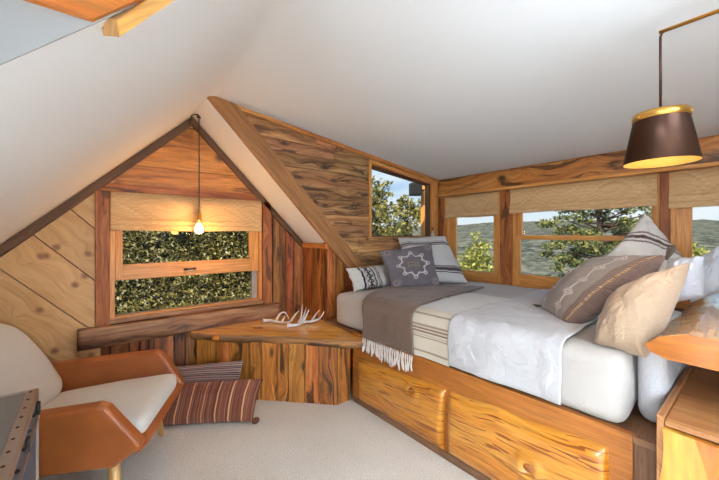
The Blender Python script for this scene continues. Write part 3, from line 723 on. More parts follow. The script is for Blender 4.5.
sheet('duvet', -.945, -1.565, -1.40, lambda a: down(.590), .016, M['linen'], 'plain white duvet spread over the middle of the bed', 'duvet', nu=50, nv=80, wr=.012, seed=2)
CR, BN, LT = C(208, 195, 174), C(128, 100, 80), C(150, 128, 108)
def runner_col(a, b):
    s = -.75+(down(.585)+.75)*b; z = zt(-.8)+.012-(s-S1)-.09 if s > S1 else (zt(-.8)+.012-.09+.09*math.cos(max(0, s)/.09) if s > 0 else 9)
    if z > 5: return C(212, 206, 198)
    for z0, z1, c in ((.853, .861, LT), (.792, .806, LT), (.772, .787, BN), (.750, .766, BN), (.734, .739, LT), (.716, .726, LT), (.622, .634, LT)):
        if z0 <= z <= z1: return c
    return CR
sheet('bed_runner', -.44, -.95, -.75, lambda a: down(.585), .008, M['printed'], 'cream bed runner with brown stripes beside the taupe throw', 'blanket', runner_col, nu=30, nv=260, wr=.004, seed=5)
def lerpf(pts):
    def f(s):
        if s <= pts[0][0]: return pts[0][1]
        for (a, b), (c, d) in zip(pts[:-1], pts[1:]):
            if s <= c: return b+(d-b)*(s-a)/(c-a)
        return pts[-1][1]
    return f
tL = lerpf([(-1.06, -.49), (-.75, -.14), (-.48, .13), (-.25, .03), (-.1, -.06), (0, -.12), (.2, -.165), (.5, -.16)])
tR = lerpf([(-1.06, -.56), (-.40, -.60), (-.15, -.63), (0, -.66), (.5, -.685)])
thr = sheet('throw_blanket', tL, tR, -1.05, lambda a: down(.572)+.006*math.sin(a*7), .024, M['throw'], 'taupe woven throw with cream fringe draped over the bed edge', 'throw', nu=50, nv=70, wr=.010, seed=9, solid=.01)
TI = wm(thr).inverted()
for i in range(30):                                              # fringe, one tassel at a time
    a = (i+.5)/30; y = -.165+(-.685+.165)*a+random.uniform(-.004, .004); zt0 = .578; Lh = random.uniform(.09, .135)
    x = -.026-.006; m = MB(); p = []
    ph = random.uniform(-.012, .012)
    for k in range(6):
        t = k/5; p.append(V((x-.008*math.sin(t*2.2)-.003-(.022 if zt0-Lh*t < .45 else 0)*0, y+ph*t*t+.003*math.sin(t*6+i), zt0-Lh*t)))
    m.tube(p, [.0035, .0062, .0045, .006, .007, .0035], 6)
    o = m.build('tassel', M['fringe'], None); o.data.transform(TI @ BM @ Matrix.Translation(o.location)); o.location = (0, 0, 0); o.parent = thr; base(o)
thr['label'] = 'taupe woven throw with cream fringe draped over the bed edge'

# ------------------------------------------------------------------ pillows
def pillow(name, label, corners, T, mat, colfn=None, n=44, pinch=.07, seed=0, wr=.01, group=None, tuft=None, expo=.42, parts=None):
    BL, BRc, TR, TL = [V(c) for c in corners]
    nrm = (BRc-BL).cross(TL-BL).normalized()
    m = MB()
    def surf(sgn):
        def fn(a, b):
            u, v = 2*a-1, 2*b-1
            u = math.copysign(abs(u)**.85, u); v = math.copysign(abs(v)**.85, v)
            uu = u*(1-pinch*(1-v*v)); vv = v*(1-pinch*(1-u*u))
            p = BL*(1-uu)*(1-vv)/4+BRc*(1+uu)*(1-vv)/4+TR*(1+uu)*(1+vv)/4+TL*(1-uu)*(1+vv)/4
            t = T*(max(0, (1-u*u))*max(0, (1-v*v)))**expo
            q = NZ((u*2.2, v*2.2, seed+sgn))*wr*1.6+NZ((u*5, v*5, seed+sgn*2))*wr*.8
            rad = math.hypot(u, v)
            q += wr*.8*math.sin(math.atan2(v, u)*9+seed)*max(0, rad-.6)*(1 if rad < 1.15 else 0)
            return p+nrm*sgn*(t+(q if t > .004 else q*t/.004))
        return fn
    cf = (lambda a, b: colfn(math.copysign(abs(2*a-1)**.85, 2*a-1), math.copysign(abs(2*b-1)**.85, 2*b-1))) if colfn else None
    m.grid(surf(1), n, n, cf); m.grid(surf(-1), n, n, cf)
    bmesh.ops.remove_doubles(m.bm, verts=m.bm.verts, dist=.0004)
    return tag(m.build(name, mat), label, 'pillow', group)
W1, BK, GR = C(214, 208, 200), C(44, 40, 42), C(96, 86, 88)
def col_lumbar(u, v):
    x = u
    if -.62 < x < -.53 or -.12 < x < -.05 or .0 < x < .07: return BK
    if -.50 < x < -.46 or -.16 < x < -.14 or .10 < x < .13: return C(120, 112, 110)
    if -.44 < x < -.18:
        d = abs(x+.31)/.13; k = abs(((v*2.2) % 1)-.5)*2
        if abs(d-k) < .32 or (d < .25 and k > .3): return C(66, 60, 62)
    return W1
z0 = zt(.0)+.012
pillow('lumbar_pillow', 'white lumbar pillow with black stripes at the foot wall', [(1.80, 2.385, .862), (2.36, 2.34, .875), (2.35, 2.50, 1.075), (1.785, 2.49, 1.07)], .065, M['printed'], col_lumbar, n=90, seed=2)
GP, WH, OL = C(112, 103, 106), C(206, 196, 194), C(150, 134, 96)
def col_med(u, v):
    r = math.hypot(u, v); th = math.atan2(v, u)
    rr = .50+.055*math.cos(8*th)
    # a stepped ring of small hooks, a small mark in the middle and corner motifs
    if abs(r-rr) < .035: return WH
    for k in range(8):
        c = (.60*math.cos(k*math.pi/4), .60*math.sin(k*math.pi/4)); d = math.hypot(u-c[0], v-c[1])
        if .045 < d < .085: return WH
    if abs(u) < .24 and abs(v) < .13 and (abs(((u*7) % 1)-.5)+abs(((v*7) % 1)-.5)) < .42: return OL
    for sx in (-1, 1):
        for sy in (-1, 1):
            d = math.hypot(u-.8*sx, v-.8*sy)
            if .07 < d < .11 or .15 < d < .18 and abs(((math.atan2(v-.8*sy, u-.8*sx)*3) % 1)-.5) < .3: return C(160, 148, 148)
    return GP
def col_c(u, v):
    for a, b, c in ((-.70, -.66, GR), (-.62, -.50, C(88, 78, 80)), (-.46, -.43, GR), (.52, .55, GR), (.58, .66, C(100, 92, 94)), (.69, .71, GR)):
        if a < v < b: return c
    return C(216, 212, 208)
def P(u, v, t): return dist(u, v, t)
pc = pillow('large_pillow', 'large white pillow with thin dark stripes behind the grey pillow', [P(408, 283.5, 3.30), P(468, 283.5, 3.42), P(445, 236, 3.80), P(398, 238, 3.62)], .085, M['printed'], col_c, n=90, seed=6, pinch=.06)
pb = pillow('medallion_pillow', 'square grey pillow with a white medallion, leaning at the bed foot', [P(391, 290, 3.02), P(441, 288, 3.16), P(431.5, 243.5, 3.36), P(379, 251.5, 3.24)], .075, M['printed'], col_med, n=130, seed=8)
def col_d(u, v):
    w = v-.10*u
    for a, b, c in ((.22, .27, C(120, 96, 90)), (.33, .43, C(92, 66, 60)), (.49, .54, C(120, 96, 90)), (-.5, -.42, C(92, 66, 60))):
        if a < w-.0 < b: return c
    return C(224, 216, 206)
pillow('euro_pillow', 'white pillow with brown stripes standing with one corner up by the window post', [P(606, 300, 2.02), P(694, 300, 1.92), P(686, 262, 2.06), P(645, 212, 2.22)] if False else [P(625, 312, 1.98), P(690, 266, 2.02), P(645, 212, 2.2), P(601, 262, 2.15)], .085, M['printed'],
       lambda u, v: col_d(0, .83*u+.56*v-.16), n=100, seed=12, pinch=.06)
KB, KL = C(146, 130, 118), C(206, 186, 172)
def col_k(u, v):
    # kilim: linked diamonds running up the cloth, a plum band with a beaded seam at one side
    if .88 < u < .925: return C(196, 158, 116) if (v*22) % 1 < .55 else C(104, 72, 56)
    for cu in (.40, -.55):
        k = ((v*2.6+.5) % 1)-.5; d = abs(u-cu)/.17+abs(k)/.30
        if d < .35: return KB
        if d < .62: return KL
        if d < .78: return C(118, 94, 86)
        if d < 1.0: return KL
        if abs(u-cu) < .026: return KL
    if u > .74: return C(112, 88, 78) if abs(((v*26+u*9) % 1)-.5) < .25 else C(132, 110, 98)
    return C(142, 126, 114) if abs(((v*30+u*3) % 1)-.5) < .3 else KB
kc = [P(541, 308, 2.22), P(568, 328, 1.80), P(668, 256, 1.60), P(598, 259, 2.02)]
kp = pillow('kilim_pillow', 'taupe kilim pillow with diamond embroidery and corner tassels, leaning on the beige pillow', kc, .115, M['printed'], col_k, n=120, seed=15, pinch=.04, wr=.008)
M['tass'] = fabric('dark_tassel', C(92, 80, 66), weave=300)
KI = wm(kp).inverted()
for c, dr in ((kc[0]+V((0, 0, .012)), (-.75, .5, .02)), (kc[1]+V((0, 0, .014)), (-.9, .1, -.02)), (kc[2], (-.1, -.2, .5))):
    m = MB(); d = V(dr).normalized()
    for k in range(7):
        j = V((random.uniform(-1, 1), random.uniform(-1, 1), random.uniform(-1, 1)))*.012
        m.tube([c-d*.02, c+d*.018+j*.5, c+d*.05+j*1.3], [.006, .008, .003], 5)
    o = m.build('corner_tassel', M['tass'], None); o.data.transform(KI @ Matrix.Translation(o.location)); o.location = (0, 0, 0); o.parent = kp; base(o)
pillow('linen_pillow', 'big crumpled beige linen pillow at the bed head nearest the slab', [P(595, 346, 1.54), P(645, 358, 1.36), P(690, 263, 1.36), P(613, 296, 1.60)], .125, M['crumple'], None, n=70, seed=21, pinch=.03, wr=.006, expo=.40)
pillow('blue_linen_pillow', 'pale blue-white pillow wedged behind the beige linen pillow', [P(660, 306, 1.64), P(704, 297, 1.52), P(704, 256, 1.50), P(668, 258, 1.66)], .09, M['bluelinen'], None, n=50, seed=25, pinch=.05, wr=.012)
pillow('blue_linen_pillow', 'pale blue-white pillow at the far right against the window wall', [P(690, 303, 1.86), P(735, 289, 1.76), P(724, 243, 1.78), P(690, 262, 1.92)], .085, M['bluelinen'], None, n=50, seed=29, pinch=.05, wr=.012)
# white cushion in the gap between mattress and cabinet
m = MB(); m.rbox((1.83, .262, .58), (2.48, .362, .985), (.05, .045, .07), .03, lambda p, n: V(p)+n*(.006*NZ(p, 6)))
tag(m.build('bolster_cushion', M['linen']), 'white cushion standing in the gap between mattress and slab-topped cabinet', 'cushion')

# ------------------------------------------------------------------ bedside cabinet and long slab
cb = thing('bedside_cabinet', 'wooden cabinet at the lower right with a glossy yellow and orange front', 'cabinet', (1.75, .12, 0))
m = MB(); m.box((1.60, -.35, .70), (2.45, .232, .72), (0, 1, 0)); m.build('shelf', M['cab'], cb, world=True, bevel=.002)
m = MB(); m.prism([(1.59, .234, 0), (3.3, .234, 0), (3.3, .234, .735), (1.59, .234, .735)], (0, .02, 0), (1, 0, 0)); m.build('side_panel', M['cab'], cb, world=True, bevel=.002)
m = MB(); m.box((1.62, -.35, 0), (2.45, .23, .69)); m.build('carcass', M['darkply'], cb, world=True)
m = MB(); m.box((2.45, -.35, 0), (3.3, .22, .903)); m.build('slab_support', M['cab'], cb, world=True)
m = MB(); n = 30; lf = []; cv = []
for i in range(n+1):
    t = i/n; z = .692*(1-t); lf.append(V((1.585, .236+.0+.03*math.sin(t*5.0-1.0)*(t*1.6)+.05*t*t, z)))
    cv.append(V((1.585, .155-.045*math.sin(min(1, t*2.4)*math.pi/2)-.02*t, z)))
def strip(m, A, B, th):
    for a, b in ((A, B),):
        va = [m.bm.verts.new(p) for p in a]; vb = [m.bm.verts.new(p) for p in b]; wa = [m.bm.verts.new(p+th) for p in a]; wb = [m.bm.verts.new(p+th) for p in b]
        for i in range(len(a)-1):
            m.bm.faces.new((va[i], vb[i], vb[i+1], va[i+1])); m.bm.faces.new((wa[i], wa[i+1], wb[i+1], wb[i])); m.bm.faces.new((va[i], va[i+1], wa[i+1], wa[i])); m.bm.faces.new((vb[i], wb[i], wb[i+1], vb[i+1]))
        m.bm.faces.new((va[0], wa[0], wb[0], vb[0])); m.bm.faces.new((va[-1], vb[-1], wb[-1], wa[-1]))
    m._uv(m.bm.faces, (0, 0, 1)); return m
fr = strip(MB(), lf, cv, V((.03, 0, 0))).build('front_slab', M['sap'], cb, world=True)
fr['label'] = 'wavy live-edge front slab, yellow sapwood'
strip(MB(), cv, [V((1.585, -.35, p.z)) for p in cv], V((.03, 0, 0))).build('heartwood', M['heart'], fr, world=True)
# live-edge slab along the head of the bed
zs2 = 1.02
m = MB(); rows = []; nx = 60
for i in range(nx+1):
    x = 1.722+(3.37-1.722)*i/nx; a = .030*NZ((x*3.1, 2, 2))+.012*NZ((x*11, 2, 5)); b = .022*NZ((x*4, 7, 2))+.010*NZ((x*15, 3, 5)); k = min(1, i/4)
    rows.append([V(q) for q in ((x, .245+.4*a*k, .908), (x, .292+.6*a*k, .925), (x, .310+a*k, .950), (x, .27+b*k+.5*a*k, .990), (x, .185+b*k, zs2), (x, -.10, zs2), (x, -.42, zs2), (x, -.42, .905))])
vv = [[m.bm.verts.new(p) for p in r] for r in rows]; K = len(rows[0]); fs = []
for i in range(nx):
    for k in range(K):
        f = m.bm.faces.new((vv[i][k], vv[i+1][k], vv[i+1][(k+1) % K], vv[i][(k+1) % K])); f.material_index = 1 if k in (1, 2, 3) else (0 if k in (4, 5) else 2); f.smooth = k in (0, 1, 2, 3); fs.append(f)
fs.append(m.bm.faces.new(vv[0])); fs.append(m.bm.faces.new(vv[-1][::-1]))
fs[-1].material_index = fs[-2].material_index = 2
m._uv(fs, (1, 0, 0), V((3, 1)))
for f in fs:
    if f.material_index == 1:
        for l in f.loops: c_ = l.vert.co; l[m.uv].uv = (c_.x, c_.y*.9-c_.z*.6)
m._uv(fs[-2:], (0, 1, .02), V((2, 5)))
hs = m.build('headboard_slab', [M['slab'], M['bark2'], M['heart']])
tag(hs, 'thick glossy live-edge slab above the cabinet at the right edge', 'shelf')

# ------------------------------------------------------------------ swing-arm lamp over the bed
lp = on(660.5, 110, 'X', 1.755); zc = lp.z
lamp = thing('swing_arm_lamp', 'dark bronze cone lamp hanging from a brass swing arm over the bed', 'lamp', (1.755, lp.y, 1.68))
zb_, ztp = 1.688, 1.884
m = MB(); m.lathe([(.086, ztp-.012), (.086, ztp-.02), (.118, zb_), (.116, zb_), (.084, ztp-.02), (.0, ztp-.016)], lp-V((0, 0, zc)), 48, mats=[0, 0, 0, 1, 1]); sh = m.build('lamp_shade', [M['bronze'], M['goldin']], lamp, world=True)
m = MB(); m.lathe([(.0, ztp+.004), (.089, ztp+.004), (.089, ztp-.024), (.085, ztp-.024)], lp-V((0, 0, zc)), 48); m.build('brass_band', M['brass'], lamp, world=True)
for k in range(3):
    a = k*2.1+2.5; m = MB(); m.ellipsoid(V((lp.x+.09*math.cos(a), lp.y+.09*math.sin(a), ztp-.012)), (.006, .006, .006), 8); m.build('screw', M['brass'], lamp, world=True)
ZA = on(658, 33, 'X', 1.755).z
m = MB(); m.tube([(1.755, lp.y, ztp), (1.755, lp.y, ZA-.02), (1.755, lp.y-.004, ZA-.006), (1.755, lp.y-.02, ZA)], .0045, 8); m.build('cord', M['bronze'], lamp, world=True)
m = MB(); m.tube([(1.755, lp.y+.004, ZA), (1.755, -.5, ZA+.0)], .0075, 10); m.build('arm', M['brass'], lamp, world=True)
m = MB(); m.lathe([(0, 0), (.05, 0), (.05, .02), (0, .02)], (1.755, -.5, ZA), 24, (0, 1, 0)); m.build('wall_plate', M['brass'], lamp, world=True)
m = MB(); m.ellipsoid((1.755, lp.y, 1.775), (.032, .032, .042), 16); m.build('bulb', M['bulb2'], lamp, world=True)
m = MB(); m.tube([(1.755, lp.y, 1.81), (1.755, lp.y, ztp)], .018, 12); m.build('socket', M['black'], lamp, world=True)

# ------------------------------------------------------------------ bare bulb pendant in the gable
hk = on(198.6, 113, 'Y', 3.04)
pd = thing('pendant_bulb', 'bare glowing filament bulb on a black cord before the gable window', 'lamp', (hk.x, 3.04, on(199, 234, 'Y', 3.04).z))
zz = lambda v: on(199, v, 'Y', 3.04).z
X0 = on(199, 220, 'Y', 3.04).x
m = MB(); m.tube([(X0, 3.04, zz(119)), (X0+.002, 3.04, zz(170)), (X0, 3.04, zz(214))], .0048, 8); m.build('cord', M['black'], pd, world=True)
m = MB(); m.lathe([(0, .0), (.016, 0), (.018, .05), (.012, .055), (.012, .075), (.02, .08), (.02, .086), (0, .088)], (X0, 3.04, zz(118)), 16); m.build('hook_clamp', M['black'], pd, world=True)
m = MB(); m.tube([(X0, 3.04, zz(114)), (X0-.05, 3.07, zz(115.5)), (RX-.03, 3.14, zl(RX-.03)-.05)], .005, 6); m.build('feed_cord', M['black'], pd, world=True)
m = MB(); m.lathe([(0, zz(213)), (.014, zz(213)), (.021, zz(214.5)), (.021, zz(219)), (.024, zz(219.5)), (.024, zz(220.5)), (.02, zz(221)), (.02, zz(223)), (0, zz(223))], (X0, 3.04, 0), 20); m.build('socket', M['brass'], pd, world=True)
m = MB(); b0, b1 = zz(234), zz(222.5); PB = b0
m.lathe([(0, b0), (.018, b0+.003), (.032, b0+.016), (.038, b0+.036), (.034, b0+.058), (.022, b0+.082), (.017, b1)], (X0, 3.04, 0), 24); bo = m.build('bulb', M['bulb'], pd, world=True)

# ------------------------------------------------------------------ small ornament on the cheek window sill
op = V((3.255, YC-.028, cz0))
oj = thing('bud_vase', 'small white vase with dried flowers at the right end of the cheek window sill', 'vase', op)
m = MB(); m.lathe([(0, 0), (.026, 0), (.030, .02), (.022, .042), (.009, .062), (.010, .08), (.0, .078)], (0, 0, 0), 18); m.build('vase', M['wax'], oj)
m = MB()
for k in range(7):
    a = k*.9; m.tube([(0, 0, .07), (.01*math.cos(a), .006*math.sin(a), .10), (.02*math.cos(a), .01*math.sin(a), .125+.006*(k % 3))], [.002, .003, .005], 5)
m.build('dried_flowers', M['flower'], oj)

# ------------------------------------------------------------------ armchair
O = R2*(-1.207)+F2*1.943; fx = R2*.97+F2*.242
AC = thing('armchair', 'tan leather armchair with cream cushions and tapered wooden legs at the left', 'armchair', (O.x, O.y, 0), math.atan2(fx.y, fx.x))
def arm(y0, y1):
    # side panel profile in x-z, thick and rounded
    pr = [(-.86, .27), (-.09, .25), (.035, .335), (.03, .365), (-.105, .565), (-.14, .582), (-.86, .545)]
    m = MB(); s = -1 if y0 < 0 else 1
    m.prism([(x, y0, z) for x, z in pr], (0, y1-y0, 0))
    for v in m.bm.verts:                                     # the arms lean outwards towards the top
        v.co.y += s*.03*(v.co.z-.3)/.28
    return m
for y0, y1 in ((-.375, -.30), (.375, .30)):
    a = arm(y0, y1).build('arm', M['leather'], AC, bevel=.022, seg=4)
    m = MB(); s = -1 if y0 < 0 else 1; yy = y0
    prs = [(-.80, .285), (-.10, .272), (.0, .335), (-.115, .535), (-.15, .545), (-.80, .515)]
m = MB(); m.prism([(.0, -.31, .275), (.045, -.31, .32), (.04, -.31, .355), (-.06, -.31, .36), (-.09, -.31, .25)], (0, .62, 0), (0, 1, 0)); m.build('front_rail', M['leather'], AC, bevel=.014, seg=3)
m = MB(); m.box((-.80, -.31, .25), (-.06, .31, .31)); m.build('seat_base', M['leather'], AC, bevel=.01)
def cw(p, n):
    q = V(p); u = (q.x+.32)/.36; v = q.y/.30
    if q.z > .38: q.z += .045*max(0, 1-u*u)*max(0, 1-v*v)
    q.z += -.05*((q.x+.0)/-.62) if q.x < 0 else 0
    return q+n*.003*NZ(q, 7)
m = MB(); m.rbox((-.68, -.298, .325), (.015, .298, .445), (.05, .05, .045), .03, cw); m.build('seat_cushion', M['seat'], AC)
def bw(p, n):
    q = V(p); h = (q.z-.40)/.48
    q.x = q.x-.22*h-.03*h*h + .0
    tp = 1-.26*max(0, h)**2.2
    q.y *= tp
    return q+n*.003*NZ(q, 7)
m = MB(); m.rbox((-.74, -.31, .38), (-.60, .31, .885), (.06, .16, .10), .03, bw); m.build('back_cushion', M['seat'], AC)
m = MB(); m.rbox((-.83, -.36, .26), (-.735, .36, .86), (.03, .14, .08), .035, bw); m.build('backrest', M['leather'], AC)
for sx, sy in ((-.13, -.27), (-.13, .27), (-.72, -.26), (-.72, .26)):
    m = MB(); ox = .035 if sx > -.4 else -.06; oy = .05*(1 if sy > 0 else -1)
    m.tube([(sx, sy, .275), (sx+ox*.5, sy+oy*.5, .13), (sx+ox, sy+oy, .0)], [.030, .024, .016], 14); m.build('leg', M['leg'], AC)

# ------------------------------------------------------------------ striped floor pillows
def strp(base_, seq, per):
    def f(u, v):
        x = ((u+1)/2*per) % 1
        for a, b, c in seq:
            if a <= x < b: return c
        return base_
    return f
RB = C(124, 72, 54)
sq = [(.06, .085, C(70, 42, 34)), (.10, .20, C(214, 152, 108)), (.22, .25, C(70, 42, 34)), (.30, .34, C(158, 104, 80)), (.40, .42, C(84, 50, 40)), (.47, .50, C(160, 110, 86)), (.56, .58, C(84, 50, 40)), (.64, .68, C(154, 100, 78)), (.75, .78, C(84, 50, 40)), (.86, .89, C(160, 108, 84)), (.95, .97, C(74, 44, 36))]
f1 = pillow('floor_pillow', 'rust brown lumbar pillow with orange stripes on the carpet by the armchair', [on(158, 426, 'Z', .02), on(253, 421.5, 'Z', .02), dist(263, 379, 2.46), dist(170, 383.5, 2.53)], .07, M['printed'], strp(RB, sq, 7), n=150, seed=31, pinch=.035, wr=.006)
sq2 = [(.0, .12, C(70, 54, 56)), (.2, .3, C(186, 160, 150)), (.38, .46, C(92, 66, 64)), (.55, .66, C(170, 140, 130)), (.74, .84, C(60, 46, 50))]
g2 = strp(C(150, 122, 114), sq2, 7)
f2 = pillow('floor_pillow', 'mauve grey striped pillow standing behind the rust one against the wall', [on(150, 408, 'Z', .02), on(238, 408, 'Z', .02), dist(244, 360, 2.62), dist(150, 368, 2.74)], .05, M['printed'], lambda u, v: g2(v, u), n=120, seed=35, pinch=.04, wr=.006)
for c in (on(253, 421.5, 'Z', .02),):
    m = MB(); m.ellipsoid(c+V((.012, -.02, .012)), (.03, .022, .022), 10); o = m.build('corner_tassel', M['tass2'] if 'tass2' in M else plain('rust_tassel', C(110, 62, 44), .9), None)
    o.data.transform(wm(f1).inverted() @ Matrix.Translation(o.location)); o.location = (0, 0, 0); o.parent = f1; base(o)

# ------------------------------------------------------------------ trunk in the foreground
tz = .78; Cn = on(38.2, 388.5, 'Z', tz); q1 = on(8, 479, 'Z', tz); e1 = (q1-Cn).normalized(); e2 = V((e1.y, -e1.x, 0)); 
if e2.dot(on(0, 397, 'Z', tz)-Cn) < 0: e2 = -e2
T = thing('storage_trunk', 'grey-topped trunk with riveted steel trim in the lower left corner', 'trunk', Cn+e1*.35+e2*.25-V((0, 0, tz)), math.atan2(e1.y, e1.x))
TI = wm(T).inverted(); La, Lb = .8, .5
def tl(a, b, z): return Cn+e1*a+e2*b+V((0, 0, z-tz))
def tbox(a0, a1, b0, b1, z0, z1): return MB().prism([tl(a0, b0, z0), tl(a1, b0, z0), tl(a1, b1, z0), tl(a0, b1, z0)], (0, 0, z1-z0), e1)
tbox(.006, La, .006, Lb, 0.0, tz-.006).build('body', M['speck'], T, world=True)
tbox(.012, La-.01, .012, Lb-.01, tz-.006, tz-.001).build('lid_panel', M['greytop'], T, world=True)
for (a0, a1, b0, b1) in ((0, La, 0, .032), (0, .008, .032, Lb), (La-.03, La, .032, Lb)):
    tbox(a0, a1, b0, b1, tz-.004, tz+.003).build('top_trim', M['steel'], T, world=True, bevel=.002)
tbox(-.002, La, -.002, .006, tz-.03, tz+.0).build('edge_trim', M['steel'], T, world=True, bevel=.002)
tbox(-.002, .012, -.002, .006, 0, tz-.03).build('corner_trim', M['steel'], T, world=True, bevel=.001)
tbox(-.002, La, -.004, .006, tz-.115, tz-.105).build('lid_seam', M['steel'], T, world=True, bevel=.001)
for i in range(8):
    m = MB(); m.ellipsoid(tl(.03+i*.075, .018, tz+.003), (.005, .005, .003), 8); m.build('rivet', M['bronze'], T, world=True)
for i in range(6):
    m = MB(); m.ellipsoid(tl(.03+i*.12, -.003, tz-.045), (.006, .006, .006), 8); m.build('side_rivet', M['black'], T, world=True)
for a in (.015, .30):
    tbox(a, a+.03, -.009, .002, tz-.09, tz-.045).build('hasp', M['black'], T, world=True, bevel=.003)

# ------------------------------------------------------------------ outdoors
m = MB()
def terr(a, b):
    th = math.radians(-25+155*a); r = 5.5+620*b**2.2
    rise = 58*(1-math.exp(-max(0, r-120)/240.0))*(.58+.42*NZ((math.cos(th)*2.2, math.sin(th)*2.2, .3))+.10*NZ((th*9, r*.004, 2))+.05*NZ((th*26, r*.01, 6)))
    z = -1.5-9*min(1, (r-5.5)/45)+rise*.75+.004*r*NZ((th*40, r*.05, 3))
    return V((r*math.cos(th), r*math.sin(th), z))
m.grid(terr, 150, 60); struct(m.build('ground', M['hills'], recenter=False), 'forested hills beyond the windows')
def leaves(name, mat, parent, centers, radii, n, size, flat=1.0, loc=None, shell=.0):
    # leaf blades scattered in soft blobs, one mesh
    centers = np.array(centers); radii = np.array(radii); w = radii[:, 0]*radii[:, 1]*radii[:, 2]; w = w**.75; w /= w.sum()
    idx = rng.choice(len(centers), n, p=w); d = rng.normal(size=(n, 3)); d /= np.linalg.norm(d, axis=1)[:, None]
    rr = (shell+(1-shell)*rng.random((n, 1)))**(1/2.2)
    pos = centers[idx]+d*rr*radii[idx]
    a = rng.normal(size=(n, 3)); a[:, 2] *= flat; a /= np.linalg.norm(a, axis=1)[:, None]
    b = np.cross(a, rng.normal(size=(n, 3))); b /= np.linalg.norm(b, axis=1)[:, None]
    c = np.cross(a, b)*.012*0
    s = size*rng.uniform(.6, 1.4, (n, 1))
    v = np.empty((n, 4, 3)); v[:, 0] = pos-a*s; v[:, 1] = pos+b*s*.45; v[:, 2] = pos+a*s; v[:, 3] = pos-b*s*.45
    me = bpy.data.meshes.new(name); me.from_pydata(v.reshape(-1, 3).tolist(), [], [tuple(range(4*i, 4*i+4)) for i in range(n)])
    o = bpy.data.objects.new(name, me); COL.objects.link(o); me.materials.append(mat)
    if parent: me.transform(wm(parent).inverted()); o.parent = parent
    return o
def tree(name, label, basep, top, blobs, mat, n, size, rad=.08, limbs=True, group=None, flat=1.0):
    t = thing(name, label, 'tree', basep, 0, group); basep = V(basep); top = V(top)
    m = MB(); k = 8; pts = [basep.lerp(top, i/k)+V((.05*math.sin(i*1.7), .05*math.cos(i*2.1), 0))*(1 if 0 < i < k else 0) for i in range(k+1)]
    m.tube(pts, [rad*(1-.75*i/k) for i in range(k+1)], 9); m.build('trunk', M['trunk'], t, world=True)
    if limbs:
        for c, r in blobs:
            c = V(c); f = min(.95, max(.1, (c.z-.25*abs((c-basep).xy.length)-basep.z)/(top.z-basep.z))); s = basep.lerp(top, f)
            m = MB(); m.tube([s, s.lerp(c, .5)+V((0, 0, -.04)), c], [rad*.3, rad*.2, rad*.08], 5); m.build('branch', M['trunk'], t, world=True)
    leaves('foliage', mat, t, [c for c, r in blobs], [r for c, r in blobs], n, size, flat)
    return t
# clipped hedge close outside the gable window
hg = thing('hedge', 'dense olive green hedge filling the view through the gable window', 'hedge', (.5, 4.7, -1.5))
hb = []
for i in range(13):
    for k in range(8):
        hb.append(((-1.5+.4*i+random.uniform(-.1, .1), 4.65+random.uniform(-.12, .2), -.1+.36*k+random.uniform(-.1, .1)), (.36, .34, .32)))
for i in range(14):
    x = -1.4+i*.36; m = MB(); m.tube([(x, 4.9, -1.5), (x+random.uniform(-.2, .2), 4.9, .6), (x+random.uniform(-.4, .4), 4.8, 2.4)], [.03, .02, .008], 6)
    m.build('stem', M['trunk'], hg, world=True)
leaves('foliage', M['hedge'], hg, [c for c, r in hb], [r for c, r in hb], 80000, .021)
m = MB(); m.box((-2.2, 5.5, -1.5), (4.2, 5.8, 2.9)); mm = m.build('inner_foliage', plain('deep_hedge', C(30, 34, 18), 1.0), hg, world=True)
def blob(u, v, t, r, rz=None): return (tuple(dist(u, v, t)), (r, r, rz or r))
# oak seen through the raked window, left and right crowns
bs = [blob(u, v, t, r, r*.8) for u, v, t, r in ((376, 184, 8, .22), (383, 195, 8.1, .28), (374, 205, 8.3, .35), (386, 212, 7.9, .3), (378, 222, 8.2, .4), (390, 230, 8, .35), (372, 236, 8.4, .4), (366, 195, 8.2, .4), (358, 215, 8.3, .5), (398, 226, 8.2, .2), (392, 206, 8.1, .16), (388, 184, 8.3, .12))]
tree('oak_tree', 'loose oak crown at the left side of the raked cheek window', dist(372, 330, 8.3), dist(380, 190, 8.2), bs, M['oak'], 1800, .062, .07)
bs = [blob(u, v, t, r, r*.8) for u, v, t, r in ((405, 203, 9.5, .3), (413, 210, 9.6, .3), (402, 216, 9.4, .25), (419, 216, 9.5, .25), (408, 226, 9.5, .3), (400, 233, 9.7, .4), (398, 210, 9.5, .14), (420, 202, 9.4, .12))]
tree('oak_tree', 'smaller oak crown at the middle of the raked cheek window', dist(408, 330, 9.5), dist(408, 208, 9.5), bs, M['oak'], 1100, .068, .06)
bs = [blob(u, v, t, r, r*.9) for u, v, t, r in ((476, 236, 10, .18), (478, 246, 10, .3), (472, 254, 10, .35), (482, 256, 9.9, .35), (466, 263, 10, .35), (478, 268, 10, .5), (488, 264, 10.1, .3), (487, 247, 10, .2), (470, 278, 10, .6), (484, 280, 10, .5))]
tree('young_tree', 'bright yellow-green young tree behind the small corner window', dist(478, 330, 10), dist(477, 238, 10), bs, M['shrub'], 1500, .07, .05)
bs = []
for v, w, tt in ((196, 34, 12), (207, 48, 12.2), (218, 52, 11.8), (229, 44, 12.2), (241, 50, 11.8), (252, 54, 12.2), (263, 50, 12), (274, 56, 11.8), (286, 60, 12)):
    for k in range(10):
        du = (k-4.5)/4.5*w+random.uniform(-5, 5); bs.append(blob(603+du, v+random.uniform(-4, 4)+abs(du)*.05, tt+random.uniform(-1, 1), random.uniform(.24, .44), random.uniform(.14, .22)))
tree('pine_tree', 'tall pine with layered boughs outside the double-hung window', dist(602, 400, 12), dist(599, 150, 12), bs, M['pineleaf'], 15000, .062, .15)
bs = [blob(u, v, t, r) for u, v, t, r in ((689, 247, 14, .3), (694, 252, 14, .4), (700, 262, 14, .6), (686, 262, 14, .5))]
